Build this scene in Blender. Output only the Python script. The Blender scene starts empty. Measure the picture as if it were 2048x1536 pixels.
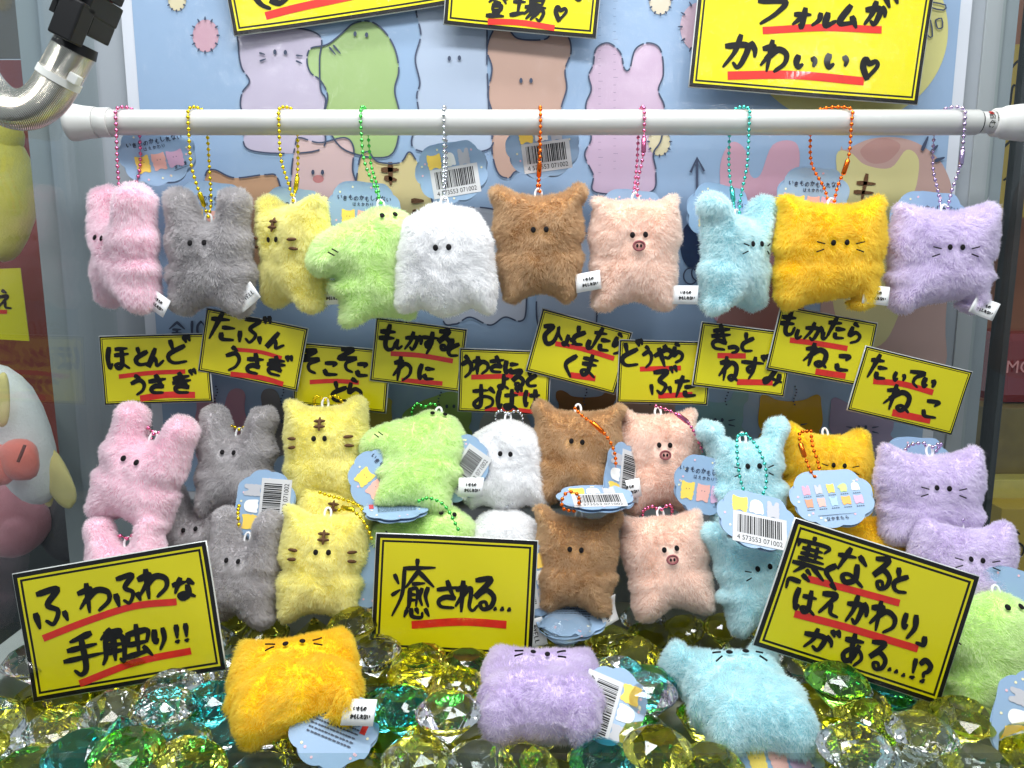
import bpy, bmesh, math, random
import numpy as np
from mathutils import Matrix, Vector, Euler
from mathutils.geometry import delaunay_2d_cdt

# ------------------------------------------------------------------ camera, light, exposure
sc = bpy.context.scene
COL = sc.collection
R = math.radians
CAM = Vector((0.0, 0.0, 0.30)); PITCH = R(9.3); FPX = 1540.0
cd = bpy.data.cameras.new('camera'); cam = bpy.data.objects.new('camera', cd); COL.objects.link(cam)
cam.location = CAM; cam.rotation_euler = (R(90) - PITCH, 0, 0)
cd.sensor_width = 36.0; cd.lens = FPX / 2048 * 36.0; cd.clip_start = 0.01; cd.clip_end = 20.0
sc.camera = cam

world = bpy.data.worlds.new('World'); sc.world = world; world.use_nodes = True
bg = world.node_tree.nodes['Background']
bg.inputs[0].default_value = (0.80, 0.90, 1.0, 1); bg.inputs[1].default_value = 0.55

def area_light(name, loc, target, sx, sy, watts, col=(1, 1, 1)):
    l = bpy.data.lights.new(name, 'AREA'); l.shape = 'RECTANGLE'; l.size = sx; l.size_y = sy
    l.energy = watts; l.color = col
    o = bpy.data.objects.new(name, l); COL.objects.link(o); o.location = loc
    o.rotation_euler = (Vector(target) - Vector(loc)).to_track_quat('-Z', 'Y').to_euler()
    return o
# the cabinet's own LED strips: one under the roof along the front, one further back
area_light('led_strip_front', (0.01, 0.30, 0.86), (0.03, 0.58, 0.15), 0.76, 0.08, 5.8, (0.95, 0.98, 1.0))
area_light('led_strip_roof', (0.01, 0.53, 0.95), (0.01, 0.53, 0.0), 0.74, 0.06, 4.6, (0.97, 0.98, 1.0))

for lx, lz in ((-0.34, 0.60), (0.19, 0.57), (0.44, 0.585)): area_light('glare_lamp', (lx, 0.22, lz), (lx * 0.6, 0.66, 0.36), 0.050, 0.022, 0.22, (0.98, 0.99, 1.0))  # small lamps added to throw glare patches onto the glossy laminate
# unseen lamps added behind the camera for front fill and sparkle
for i, lx in enumerate((-0.9, 0.1, 1.1)): area_light('fill_lamp', (lx, -0.55, 1.75), (lx * 0.3, 0.6, 0.2), 0.60, 0.14, 6.0, (1.0, 0.97, 0.92))

sc.view_settings.view_transform = 'Standard'; sc.view_settings.look = 'None'
sc.view_settings.exposure = -0.17; sc.view_settings.gamma = 1.0
sc.cycles.max_bounces = 14; sc.cycles.transmission_bounces = 12; sc.cycles.diffuse_bounces = 7
sc.cycles.glossy_bounces = 6; sc.cycles.transparent_max_bounces = 16
sc.cycles.use_denoising = True; sc.cycles.use_adaptive_sampling = True; sc.cycles.adaptive_threshold = 0.025
sc.cycles.sample_clamp_indirect = 12.0
sc.cycles_curves.shape = 'RIBBONS'

# ------------------------------------------------------------------ helpers
_cs, _sn = math.cos(PITCH), math.sin(PITCH)
def ray(u, v):
    a = (u - 1024) / FPX; b = (768 - v) / FPX
    return Vector((a, _cs + b * _sn, -_sn + b * _cs))
def at(u, v, Y):
    d = ray(u, v)
    return CAM + d * (Y / d.y)

def s2l(c):
    return tuple(((x / 255) / 12.92 if x / 255 <= 0.04045 else ((x / 255 + 0.055) / 1.055) ** 2.4) for x in c)

def tag(o, label=None, cat=None, group=None, kind=None):
    if label: o['label'] = label
    if cat: o['category'] = cat
    if group: o['group'] = group
    if kind: o['kind'] = kind
    return o

def link(o, parent=None, M=None):
    COL.objects.link(o)
    if M is not None: o.matrix_world = M
    if parent is not None:
        o.parent = parent
        o.matrix_parent_inverse = Matrix.Translation(parent['_loc']).inverted()
    return o

def thing(name, loc, label=None, cat=None, group=None):
    o = bpy.data.objects.new(name, None); COL.objects.link(o); o.location = loc
    o.empty_display_size = 0.02
    o['_loc'] = tuple(loc)
    tag(o, label, cat, group)
    return o

class MB:
    def __init__(s): s.v = []; s.f = []; s.sm = []
    def add(s, vs, fs, smooth=False):
        b = len(s.v); s.v += [tuple(p) for p in vs]; s.f += [tuple(i + b for i in f) for f in fs]
        s.sm += [smooth] * len(fs)
        return s
    def box(s, c, d, M=None):
        x, y, z = d[0] / 2, d[1] / 2, d[2] / 2
        vs = [Vector((i * x, j * y, k * z)) for i in (-1, 1) for j in (-1, 1) for k in (-1, 1)]
        vs = [(M @ p if M else p) + Vector(c) for p in vs]
        return s.add(vs, [(0, 1, 3, 2), (4, 6, 7, 5), (0, 4, 5, 1), (2, 3, 7, 6), (0, 2, 6, 4), (1, 5, 7, 3)])
    def tube(s, pts, rad, n=10, caps=True, smooth=True):
        pts = [Vector(p) for p in pts]; rad = rad if hasattr(rad, '__len__') else [rad] * len(pts)
        vs = []; fs = []; up = None
        for i, p in enumerate(pts):
            t = (pts[min(i + 1, len(pts) - 1)] - pts[max(i - 1, 0)]).normalized()
            if up is None:
                up = Vector((0, 0, 1)) if abs(t.z) < 0.9 else Vector((0, 1, 0))
            a = t.cross(up).normalized(); up = a.cross(t).normalized()
            for k in range(n):
                q = 2 * math.pi * k / n
                vs.append(p + (a * math.cos(q) + up * math.sin(q)) * rad[i])
        for i in range(len(pts) - 1):
            for k in range(n):
                fs.append((i * n + k, i * n + (k + 1) % n, (i + 1) * n + (k + 1) % n, (i + 1) * n + k))
        s.add(vs, fs, smooth)
        if caps:
            s.add(vs[:n], [tuple(range(n - 1, -1, -1))]); s.add(vs[-n:], [tuple(range(n))])
        return s
    def ball(s, c, r, M=None, sub=0):
        vs, fs = SPH[sub]
        c = Vector(c)
        r = r if hasattr(r, '__len__') else (r, r, r)
        return s.add([(M @ Vector((p[0] * r[0], p[1] * r[1], p[2] * r[2])) if M else Vector((p[0] * r[0], p[1] * r[1], p[2] * r[2]))) + c for p in vs], fs, True)
    def mesh(s, name):
        me = bpy.data.meshes.new(name); me.from_pydata(s.v, [], s.f)
        me.polygons.foreach_set('use_smooth', s.sm); me.update(); return me
    def build(s, name, mat, parent=None, M=None, bevel=0):
        me = s.mesh(name); me.materials.append(mat)
        if bevel:
            bm = bmesh.new(); bm.from_mesh(me)
            bmesh.ops.bevel(bm, geom=list(bm.edges), offset=bevel, segments=2, affect='EDGES', profile=0.6)
            bm.to_mesh(me); bm.free()
        return link(bpy.data.objects.new(name, me), parent, M)

def _ico(sub):
    bm = bmesh.new(); bmesh.ops.create_icosphere(bm, subdivisions=sub, radius=1)
    v = [tuple(p.co) for p in bm.verts]; f = [tuple(x.index for x in q.verts) for q in bm.faces]; bm.free(); return v, f
SPH = [_ico(2), _ico(3), _ico(4)]

def spline(pts, n=6, closed=False):
    """Catmull-Rom through pts"""
    P = [Vector(p) for p in pts]; m = len(P); out = []
    if m < 3 and not closed:
        return [P[0].lerp(P[-1], i / n) for i in range(n + 1)]
    rng = range(m) if closed else range(m - 1)
    for i in rng:
        if closed: a, b, c, d = P[i - 1], P[i], P[(i + 1) % m], P[(i + 2) % m]
        else:
            b, c = P[i], P[i + 1]; a = P[i - 1] if i else b * 2 - c; d = P[i + 2] if i + 2 < m else c * 2 - b
        for k in range(n):
            t = k / n
            out.append(0.5 * ((2 * b) + (c - a) * t + (2 * a - 5 * b + 4 * c - d) * t * t + (3 * b - a - 3 * c + d) * t ** 3))
    if not closed: out.append(P[-1])
    return out

# ------------------------------------------------------------------ materials
MATS = {}
def mat(name, col, rough=0.5, metal=0.0, coat=0.0, sheen=0.0, trans=0.0, ior=1.45, noise=0.0, nscale=60.0, bump=0.0, bscale=200.0, spec=0.5, emit=None, coat_rough=0.05):
    if name in MATS: return MATS[name]
    m = bpy.data.materials.new(name); m.use_nodes = True; nt = m.node_tree; b = nt.nodes['Principled BSDF']
    c = tuple(col) + (1,)
    b.inputs['Base Color'].default_value = c; b.inputs['Roughness'].default_value = rough
    b.inputs['Metallic'].default_value = metal; b.inputs['Coat Weight'].default_value = coat
    b.inputs['Coat Roughness'].default_value = coat_rough
    b.inputs['Sheen Weight'].default_value = sheen; b.inputs['Transmission Weight'].default_value = trans
    b.inputs['IOR'].default_value = ior; b.inputs['Specular IOR Level'].default_value = spec
    if emit: b.inputs['Emission Color'].default_value = tuple(emit[:3]) + (1,); b.inputs['Emission Strength'].default_value = emit[3]
    tc = nt.nodes.new('ShaderNodeTexCoord')
    if noise:
        n = nt.nodes.new('ShaderNodeTexNoise'); n.inputs['Scale'].default_value = nscale; n.inputs['Detail'].default_value = 6
        nt.links.new(tc.outputs['Object'], n.inputs['Vector'])
        mx = nt.nodes.new('ShaderNodeMix'); mx.data_type = 'RGBA'
        mx.inputs[6].default_value = tuple(x * (1 - noise) for x in col) + (1,)
        mx.inputs[7].default_value = tuple(min(1, x * (1 + noise * 0.6)) for x in col) + (1,)
        nt.links.new(n.outputs['Fac'], mx.inputs[0]); nt.links.new(mx.outputs[2], b.inputs['Base Color'])
    if bump:
        n = nt.nodes.new('ShaderNodeTexNoise'); n.inputs['Scale'].default_value = bscale; n.inputs['Detail'].default_value = 4
        nt.links.new(tc.outputs['Object'], n.inputs['Vector'])
        bp = nt.nodes.new('ShaderNodeBump'); bp.inputs['Strength'].default_value = bump; bp.inputs['Distance'].default_value = 0.001
        nt.links.new(n.outputs['Fac'], bp.inputs['Height'])
        nt.links.new(bp.outputs[0], b.inputs['Normal']); nt.links.new(bp.outputs[0], b.inputs['Coat Normal'])
    MATS[name] = m; return m

def laminate(name, rgb, rough=0.45, coat=0.8):
    """printed paper under a slightly wavy glossy laminate"""
    if name in MATS: return MATS[name]
    m = mat(name, s2l(rgb), rough, coat=coat, spec=0.3, coat_rough=0.06, noise=0.04, nscale=25)
    nt = m.node_tree; b = nt.nodes['Principled BSDF']
    tc = nt.nodes.new('ShaderNodeTexCoord'); n = nt.nodes.new('ShaderNodeTexNoise')
    n.inputs['Scale'].default_value = 62; n.inputs['Detail'].default_value = 9; n.inputs['Roughness'].default_value = 0.62; n.inputs['Distortion'].default_value = 0.8
    nt.links.new(tc.outputs['Object'], n.inputs['Vector'])
    bp = nt.nodes.new('ShaderNodeBump'); bp.inputs['Strength'].default_value = 0.40; bp.inputs['Distance'].default_value = 0.0025
    nt.links.new(n.outputs['Fac'], bp.inputs['Height']); nt.links.new(bp.outputs[0], b.inputs['Coat Normal'])
    return m

FURG = {'fur_cat': 0.40, 'fur_bear': 0.42, 'fur_gray': 0.43, 'fur_tiger': 0.34, 'fur_purple': 0.34, 'fur_pig': 0.35, 'fur_croc': 0.32, 'fur_pink': 0.25, 'fur_mouse': 0.27}
def fur_mat(name, rgb):
    if name in MATS: return MATS[name]
    m = bpy.data.materials.new(name); m.use_nodes = True; nt = m.node_tree; nt.nodes.remove(nt.nodes['Principled BSDF'])
    out = nt.nodes['Material Output']; c = tuple(x ** FURG.get(name, 0.24) for x in s2l(rgb))
    hi = nt.nodes.new('ShaderNodeHairInfo')
    mx = nt.nodes.new('ShaderNodeMix'); mx.data_type = 'RGBA'
    mx.inputs[6].default_value = tuple(x * 0.93 for x in c) + (1,)
    mx.inputs[7].default_value = tuple(min(0.97, x * 1.035 + 0.005) for x in c) + (1,)
    nt.links.new(hi.outputs['Random'], mx.inputs[0])
    d = nt.nodes.new('ShaderNodeBsdfDiffuse'); t = nt.nodes.new('ShaderNodeBsdfTranslucent')
    h = nt.nodes.new('ShaderNodeBsdfHair'); h.component = 'Reflection'
    h.inputs['RoughnessU'].default_value = 0.35; h.inputs['RoughnessV'].default_value = 0.6
    h.inputs['Color'].default_value = tuple(0.35 + 0.65 * x for x in c) + (1,)
    nt.links.new(mx.outputs[2], d.inputs[0]); nt.links.new(mx.outputs[2], t.inputs[0])
    m1 = nt.nodes.new('ShaderNodeMixShader'); m1.inputs[0].default_value = 0.45
    nt.links.new(d.outputs[0], m1.inputs[1]); nt.links.new(t.outputs[0], m1.inputs[2])
    m2 = nt.nodes.new('ShaderNodeMixShader'); m2.inputs[0].default_value = 0.04
    nt.links.new(m1.outputs[0], m2.inputs[1]); nt.links.new(h.outputs[0], m2.inputs[2])
    nt.links.new(m2.outputs[0], out.inputs[0])
    MATS[name] = m; return m

def pane_mat(name, tint=(0.93, 0.96, 0.95)):
    if name in MATS: return MATS[name]
    m = bpy.data.materials.new(name); m.use_nodes = True; nt = m.node_tree; nt.nodes.remove(nt.nodes['Principled BSDF'])
    tr = nt.nodes.new('ShaderNodeBsdfTransparent'); tr.inputs[0].default_value = tuple(tint) + (1,)
    gl = nt.nodes.new('ShaderNodeBsdfGlossy'); gl.inputs['Roughness'].default_value = 0.01
    lw = nt.nodes.new('ShaderNodeLayerWeight'); lw.inputs[0].default_value = 0.5
    pw = nt.nodes.new('ShaderNodeMath'); pw.operation = 'POWER'; pw.inputs[1].default_value = 5.0
    fr = nt.nodes.new('ShaderNodeMath'); fr.operation = 'MULTIPLY_ADD'; fr.inputs[1].default_value = 0.95; fr.inputs[2].default_value = 0.035
    nt.links.new(lw.outputs['Facing'], pw.inputs[0]); nt.links.new(pw.outputs[0], fr.inputs[0])
    mx = nt.nodes.new('ShaderNodeMixShader')
    nt.links.new(fr.outputs[0], mx.inputs[0]); nt.links.new(tr.outputs[0], mx.inputs[1]); nt.links.new(gl.outputs[0], mx.inputs[2])
    nt.links.new(mx.outputs[0], nt.nodes['Material Output'].inputs[0])
    MATS[name] = m; return m

BLACK = mat('black_ink', (0.012, 0.012, 0.013), 0.5, coat=0.06, noise=0.5, nscale=220, spec=0.2)
RED = mat('red_ink', s2l((206, 34, 18)), 0.4, coat=0.5, noise=0.35, nscale=160)
WHITE = mat('white_plastic', (0.48, 0.48, 0.46), 0.28, coat=0.2)
EYE = mat('black_thread', (0.010, 0.009, 0.010), 0.85, spec=0.2, bump=0.6, bscale=900)
BROWN = mat('brown_thread', s2l((88, 58, 32)), 0.8, bump=0.6, bscale=900)
CLOTHW = mat('white_satin', (0.82, 0.82, 0.82), 0.5, sheen=0.3)
CARD = mat('tag_card', s2l((146, 174, 204)), 0.42, coat=0.15, noise=0.05, nscale=40)
INKN = mat('navy_ink', s2l((52, 62, 84)), 0.5)
PAPER = mat('white_paper', (0.62, 0.62, 0.63), 0.5)
YELLOW = laminate('yellow_card', (204, 194, 3))
BORDER = laminate('black_border', (14, 13, 12), coat=0.35)
CREAM_EDGE = laminate('laminate_edge', (196, 200, 196))

# ------------------------------------------------------------------ handwriting: brush strokes in a 100 x 100 box, y down
G = {}
def g(ch, s): G[ch] = [[tuple(int(n) for n in p.split(',')) for p in st.split()] for st in s.split('|')]
g('い', '15,18 12,52 24,82 38,64|78,22 88,42 86,66')
g('う', '36,4 62,14|14,40 58,26 84,46 74,76 40,97')
g('え', '40,3 62,14|16,36 70,31 44,60 10,92|46,60 56,64 60,86 92,91')
g('お', '8,28 66,22|38,3 40,76 24,91 13,75 50,48 86,56 86,80 60,94|76,14 94,30')
g('か', '8,36 66,30 62,72 50,93 36,82|42,4 34,50 10,94|76,22 90,40 93,58')
g('き', '16,28 80,17|12,48 86,36|40,4 56,38 74,68|74,68 40,62 18,73 30,91 72,93')
g('く', '72,4 18,48 74,96')
g('け', '18,10 11,50 18,86 28,70|42,32 94,27|70,4 73,56 50,97')
g('こ', '20,24 82,20 66,38|14,68 32,88 90,85')
g('さ', '10,33 90,22|44,4 60,36 76,60|76,60 40,58 16,73 28,91 74,93')
g('し', '25,4 22,60 38,91 66,86 90,62')
g('す', '6,28 94,24|58,3 58,50 42,68 32,52 52,42 60,60 44,98')
g('そ', '26,10 74,8 12,46 90,40 48,62 50,86 76,96')
g('た', '6,27 64,21|36,3 10,94|50,50 90,46|48,72 55,89 94,86')
g('つ', '8,40 58,26 90,48 76,78 44,93')
g('て', '8,20 90,14 48,45 44,75 74,93')
g('と', '28,6 38,42|86,27 24,55 16,78 40,93 92,88')
g('な', '6,27 56,21|36,3 10,64|70,16 92,34|66,42 67,80 40,95 27,80 50,72 92,94')
g('に', '15,10 9,50 16,90 26,74|45,28 90,25|41,66 54,85 94,82')
g('ね', '30,3 30,97|6,28 42,22 6,80|22,56 56,24 84,35 86,70 70,93 54,84 70,74 97,93')
g('の', '52,20 40,66 22,80 8,55 34,22 72,17 91,50 60,92')
g('は', '15,8 9,50 16,90 26,74|42,30 94,26|70,4 70,76 52,93 41,78 65,74 97,93')
g('ひ', '6,24 42,16 18,60 36,93 62,80 71,40 68,12 76,40 97,62')
g('ふ', '22,12 74,8 44,42 70,62 54,92 36,82|10,62 16,96|86,68 92,88')
g('ほ', '15,8 9,50 16,90 26,74|44,13 90,11|41,38 94,34|68,13 68,76 52,93 41,78 65,74 97,93')
g('ま', '14,22 86,18|17,45 84,40|52,3 52,72 35,93 19,78 45,70 92,92')
g('み', '18,14 56,12 30,70 14,89 7,72 30,62 94,76|80,40 78,70 60,97')
g('も', '48,3 40,70 55,95 80,89 86,64|14,30 76,26|11,55 75,50')
g('や', '4,50 60,20 90,34 76,58 54,56|52,4 64,22|24,18 55,97')
g('よ', '55,30 90,26|54,3 55,72 35,93 17,78 45,70 92,92')
g('ら', '36,3 62,14|28,24 21,62 55,45 87,58 78,82 40,97')
g('り', '22,8 17,45 25,62 36,48|76,4 79,50 48,97')
g('る', '18,12 74,8 16,62 55,40 90,58 81,87 50,96 37,80 58,75 68,92')
g('れ', '30,3 30,97|6,28 42,22 6,80|22,58 58,22 66,40 62,80 78,93 97,76')
g('わ', '30,3 30,97|6,28 42,22 6,80|22,58 56,28 88,40 88,70 58,97')
g('ん', '52,4 8,94 38,52 52,62 58,91 94,66')
g('あ', '13,24 84,18|45,3 42,55 50,90|70,34 50,76 22,89 10,70 40,48 76,48 91,70 64,97')
g('フ', '10,16 90,12 70,56 28,97')
g('ォ', '13,35 90,31|58,6 58,92 44,82|56,40 10,82')
g('ル', '30,10 28,55 6,94|58,6 58,91 94,54')
g('ム', '46,4 10,83 84,76|66,54 92,97')
g('手', '72,4 24,16|16,36 84,31|4,60 97,55|50,14 54,80 40,97 26,86')
g('触', '22,3 4,26|13,13 42,11 30,27|12,29 10,75 3,97|12,29 44,29 44,95 37,90|12,48 43,48|12,66 43,66|27,29 27,90|55,26 55,56|55,26 93,22 91,53|55,56 91,53|73,4 73,86|49,89 93,80|84,68 98,94')
g('癒', '55,1 55,13|25,16 97,13|26,16 24,60 4,97|4,28 14,42|1,62 18,53|60,19 32,48|60,21 97,45|48,42 75,40|42,51 42,78 37,84|42,51 59,51 59,79|42,60 58,60|42,69 58,69|70,50 66,63 73,77|84,48 80,62 88,79|38,87 33,98|48,85 52,97 73,98 75,90|60,84 65,91|82,84 91,95')
g('寒', '50,1 50,12|11,14 9,28|12,15 92,13 84,28|24,30 77,28|21,42 81,40|17,54 85,52|38,22 38,54|62,22 62,54|4,67 97,63|40,66 10,88|58,66 94,88|45,77 57,84|37,90 56,99')
g('登', '18,8 46,8 10,40|21,18 32,27|60,4 93,40|86,4 70,18|97,16 80,27|36,40 64,40|31,52 69,52 67,70 34,70 31,52|40,78 44,88|62,76 56,88|10,95 90,92')
g('場', '4,35 36,32|20,9 20,79|1,85 39,72|52,8 52,38|52,8 87,8 87,38|52,22 86,22|52,38 87,38|41,50 98,48|58,50 39,77|50,62 93,60 88,96 77,90|66,62 47,93|80,62 61,95')
g('♡', '46,95 14,46 20,12 46,30 76,18 90,40 46,95')
g('「', '88,8 20,10 12,70')
g('」', '86,18 84,88 14,90')
g('!', '52,4 46,66|44,90 47,94')
g('?', '12,24 40,6 82,22 72,46 44,60 45,74|43,92 47,95')
g('・', '44,46 56,52')
g('全', '50,3 6,42|50,3 94,42|27,46 73,46|23,67 77,67|50,46 50,91|8,93 92,93')
g('種', '38,4 11,16|4,32 46,30|26,12 26,96|24,36 4,72|30,40 43,57|93,5 52,12|49,24 97,22|56,34 56,66|56,34 93,34 93,66|56,50 92,50|56,66 93,66|74,10 74,93|51,79 95,79|45,95 99,93')
for b, d in zip('かきしすとたふはこ', 'がぎじずどだぶばご'):
    G[d] = [[(x * 0.86, y * 0.9 + 10) for x, y in s] for s in G[b]] + [[(76, 2), (83, 20)], [(90, -2), (97, 15)]]
g('1', '50,5 50,95')
g('0', '50,5 20,30 20,70 50,95 80,70 80,30 50,5')
g('Y', '12,6 50,48 88,6|50,48 50,96')
g('E', '86,8 16,8 16,92 88,92|16,50 78,50')
g('L', '18,5 18,92 88,92')
g('©', '50,2 8,28 8,72 50,98 92,72 92,28 50,2|68,36 48,28 34,50 48,72 68,64')
g('ょ', '55,30 90,26|54,3 55,72 35,93 17,78 45,70 92,92')

class Ink:
    """ribbons on a plane: o + a*x + b*y, lifted along n"""
    def __init__(s, frame, lift=0.0002): s.fr = frame; s.mb = MB(); s.z = lift; s.rnd = random.Random(5)
    def ribbon(s, pts, w, taper=True, n=7):
        P = spline([(x, y, 0) for x, y in pts], n)
        L = len(P); lf = []; rt = []
        for i, p in enumerate(P):
            t = (P[min(i + 1, L - 1)] - P[max(i - 1, 0)])
            if t.length < 1e-6: t = Vector((1, 0, 0))
            t.normalize(); q = Vector((-t.y, t.x, 0))
            k = i / (L - 1)
            ww = w * (1.0 + 0.12 * math.sin(5 * k + s.rnd.random())) if taper else w
            if taper:
                ww *= 1.12 - 0.34 * k ** 2
                if i == 0: ww *= 0.72; p = p - t * w * 0.35
                if i == L - 1: ww *= 0.6; p = p + t * w * 0.25
            else:
                if i == 0: p = p - t * w * 0.05
            lf.append(p + q * ww / 2); rt.append(p - q * ww / 2)
        s.z += 0.000004
        V = [s.fr(p.x, p.y, s.z) for p in lf + rt]
        s.mb.add(V, [(i, i + 1, L + i + 1, L + i) for i in range(L - 1)])
    def poly(s, pts):
        s.z += 0.000004
        s.mb.add([s.fr(x, y, s.z) for x, y in pts], [tuple(range(len(pts)))])
    def glyph(s, ch, cx, cy, w, h, ax, ay, sw):
        """centre in px, size in px; ax, ay unit axes of the writing in px"""
        for st in G[ch]:
            pts = []
            for x, y in st:
                a = (x - 50) / 100 * w; b = (y - 50) / 100 * h
                pts.append((cx + ax[0] * a + ay[0] * b, cy + ax[1] * a + ay[1] * b))
            s.ribbon(pts, sw * s.rnd.uniform(0.88, 1.1))
    def build(s, name, m, parent): return s.mb.build(name, m, parent)

def plane_frame(px, Y, lean):
    """px: TL TR BR BL of a card in the picture; the card stands at depth Y at its centre and leans back by `lean` (dy per dz).
    returns centre, right axis, down axis (full lengths), normal, and a px -> world mapping on its plane"""
    c = [sum(p[0] for p in px) / 4, sum(p[1] for p in px) / 4]
    C = at(c[0], c[1], Y)
    N = Vector((0, -1, lean)).normalized()
    def hit(u, v):
        d = ray(u, v); return CAM + d * ((C - CAM).dot(N) / d.dot(N))
    q = [hit(*p) for p in px]
    ax = ((q[1] - q[0]) + (q[2] - q[3])) / 2; ay = ((q[3] - q[0]) + (q[2] - q[1])) / 2
    cen = (q[0] + q[1] + q[2] + q[3]) / 4
    # make it a true rectangle
    ay = ay - ax.normalized() * ay.dot(ax.normalized())
    return cen, ax, ay, N, (lambda u, v, z: hit(u, v) + N * z)

def grid(mb, x0, x1, z0, z1, y, bend, nx=10, nz=8):
    vs = [];
    for j in range(nz + 1):
        for i in range(nx + 1):
            x, z = x0 + (x1 - x0) * i / nx, z0 + (z1 - z0) * j / nz
            vs.append((x, y + bend(x, z), z))
    w = nx + 1
    mb.add(vs, [(j * w + i, j * w + i + 1, (j + 1) * w + i + 1, (j + 1) * w + i) for j in range(nz) for i in range(nx)], True)

def sign(name, label, px, Y, lean, texts, reds, sw, bd, group=None, thick=0.0009):
    cen, ax, ay, N, fr0 = plane_frame(px, Y, lean)
    W, H = ax.length, ay.length; ux, uy = ax.normalized(), ay.normalized()
    base = cen + ay / 2
    t = thing(name, base, label, 'sign', group)
    M = Matrix((ux, -N, -uy)).transposed().to_4x4(); M.translation = cen
    r = random.Random(label); k1, k2, k3 = r.uniform(0.0006, 0.0022) * W / 0.1, r.uniform(-0.0010, 0.0010), r.uniform(-0.0008, 0.0008)
    def bend(x, z):   # laminated cards never lie quite flat
        a, b = 2 * x / W, 2 * z / H
        return -k1 * (a * a - 0.4) + k2 * a * b + k3 * b * b + 0.00025 * math.sin(5 * a + 3 * b + W * 900)
    def fr(u, v, z):
        p = fr0(u, v, 0); q = p - cen
        return p + N * (z - bend(q.dot(ux), -q.dot(uy)))
    mb = MB(); e = 0.0006
    grid(mb, -W / 2 - e, W / 2 + e, -H / 2 - e, H / 2 + e, thick, bend); lam = mb.build('laminate', CREAM_EDGE, t, M)
    sol = lam.modifiers.new('thickness', 'SOLIDIFY'); sol.thickness = thick * 0.8; sol.offset = 0
    mb = MB(); grid(mb, -W / 2, W / 2, -H / 2, H / 2, 0, bend, 20, 14); mb.build('border', BORDER, t, M)
    b1, b2, b3 = bd; y = -0.00022
    mb = MB()
    grid(mb, -W / 2 + b1, W / 2 - b1, H / 2 - b2, H / 2 - b1, y, bend, 20, 1); grid(mb, -W / 2 + b1, W / 2 - b1, -H / 2 + b1, -H / 2 + b2, y, bend, 20, 1)
    grid(mb, -W / 2 + b1, -W / 2 + b2, -H / 2 + b2, H / 2 - b2, y, bend, 1, 14); grid(mb, W / 2 - b2, W / 2 - b1, -H / 2 + b2, H / 2 - b2, y, bend, 1, 14)
    mb.build('yellow_line', YELLOW, t, M)
    mb = MB(); grid(mb, -W / 2 + b3, W / 2 - b3, -H / 2 + b3, H / 2 - b3, y, bend, 20, 14); mb.build('yellow_face', YELLOW, t, M)
    # writing axes in px
    dx = (px[1][0] - px[0][0] + px[2][0] - px[3][0], px[1][1] - px[0][1] + px[2][1] - px[3][1]); l = math.hypot(*dx); dx = (dx[0] / l, dx[1] / l)
    dy = (px[3][0] - px[0][0] + px[2][0] - px[1][0], px[3][1] - px[0][1] + px[2][1] - px[1][1]); l = math.hypot(*dy); dy = (dy[0] / l, dy[1] / l)
    if reds:
        k = Ink(fr, 0.00045)
        for pts, w in reds: k.ribbon(pts, w, False, 12)
        k.build('underline', RED, t)
    k = Ink(fr, 0.0006)
    for e in texts:
        if isinstance(e[0], str): k.glyph(e[0], e[1], e[2], e[3], e[4], dx, dy, sw if len(e) < 6 else e[5])
        else: k.ribbon(e, sw)
    if texts: k.build('lettering', BLACK, t)
    return t

# ------------------------------------------------------------------ the setting
XL, XR, YB = -0.358, 0.416, 0.700
CAB = None
GREY = mat('grey_frame', s2l((116, 122, 124)), 0.4, noise=0.06, nscale=12)
PALE = mat('pale_frame', s2l((140, 146, 148)), 0.38, noise=0.05, nscale=12)
DARKG = mat('dark_gasket', s2l((46, 50, 52)), 0.6)
TRAY = mat('tray_floor', s2l((128, 132, 116)), 0.5, noise=0.2)

def slab(name, p, q, m, kind='structure', parent=None, bevel=0):
    c = [(a + b) / 2 for a, b in zip(p, q)]; d = [abs(b - a) for a, b in zip(p, q)]
    o = MB().box(c, d).build(name, m, parent, bevel=bevel)
    if parent is None: o['kind'] = kind
    return o
slab('tray_floor', (XL, 0.30, -0.036), (XR, YB + 0.02, -0.031), TRAY)
slab('back_wall', (XL - 0.05, YB + 0.006, -0.2), (XR + 0.02, YB + 0.014, 1.0), mat('back_board', s2l((140, 146, 152)), 0.45, noise=0.05, nscale=8))
slab('ground', (-2.5, -0.8, -0.82), (2.5, 3.0, -0.80), mat('arcade_floor', s2l((58, 52, 50)), 0.5, noise=0.2, nscale=3))

CAB = thing('display_cabinet', (0.03, 0.5, -0.2), 'pale grey framed prize cabinet with clear side panes around the plush toys', 'cabinet')
# vertical frame members beside the poster, each its own piece
def post(name, u0, u1, Y, m, label, dep=0.02, vref=500, z0=-0.25, z1=1.0):
    a, b = at(u0, vref, Y), at(u1, vref, Y)
    o = MB().box(((a.x + b.x) / 2, Y + dep / 2, (z0 + z1) / 2), (b.x - a.x, dep, z1 - z0)).build(name, m, CAB, bevel=0.0008)
    return o
post('frame_post', 78, 128, YB + 0.012, PALE, 'pale grey upright of the cabinet frame at the far left edge')
post('frame_post', 133, 178, YB + 0.018, GREY, 'darker grey upright between the pale post and the poster', 0.03)
post('gasket_strip', 127, 133, YB + 0.02, DARKG, 'thin dark gasket line between two left uprights', 0.01)
post('gasket_strip', 178, 184, YB + 0.01, DARKG, 'thin dark gasket line beside the white back board', 0.004)
post('frame_post', 1928, 1966, YB + 0.004, PALE, 'pale grey upright just right of the poster', 0.03)
post('gasket_strip', 1966, 1971, YB + 0.012, DARKG, 'thin dark gasket line at the right upright', 0.02)
post('frame_post', 1971, 1985, YB + 0.008, GREY, 'narrow grey metal strip right of the poster', 0.03)
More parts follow.
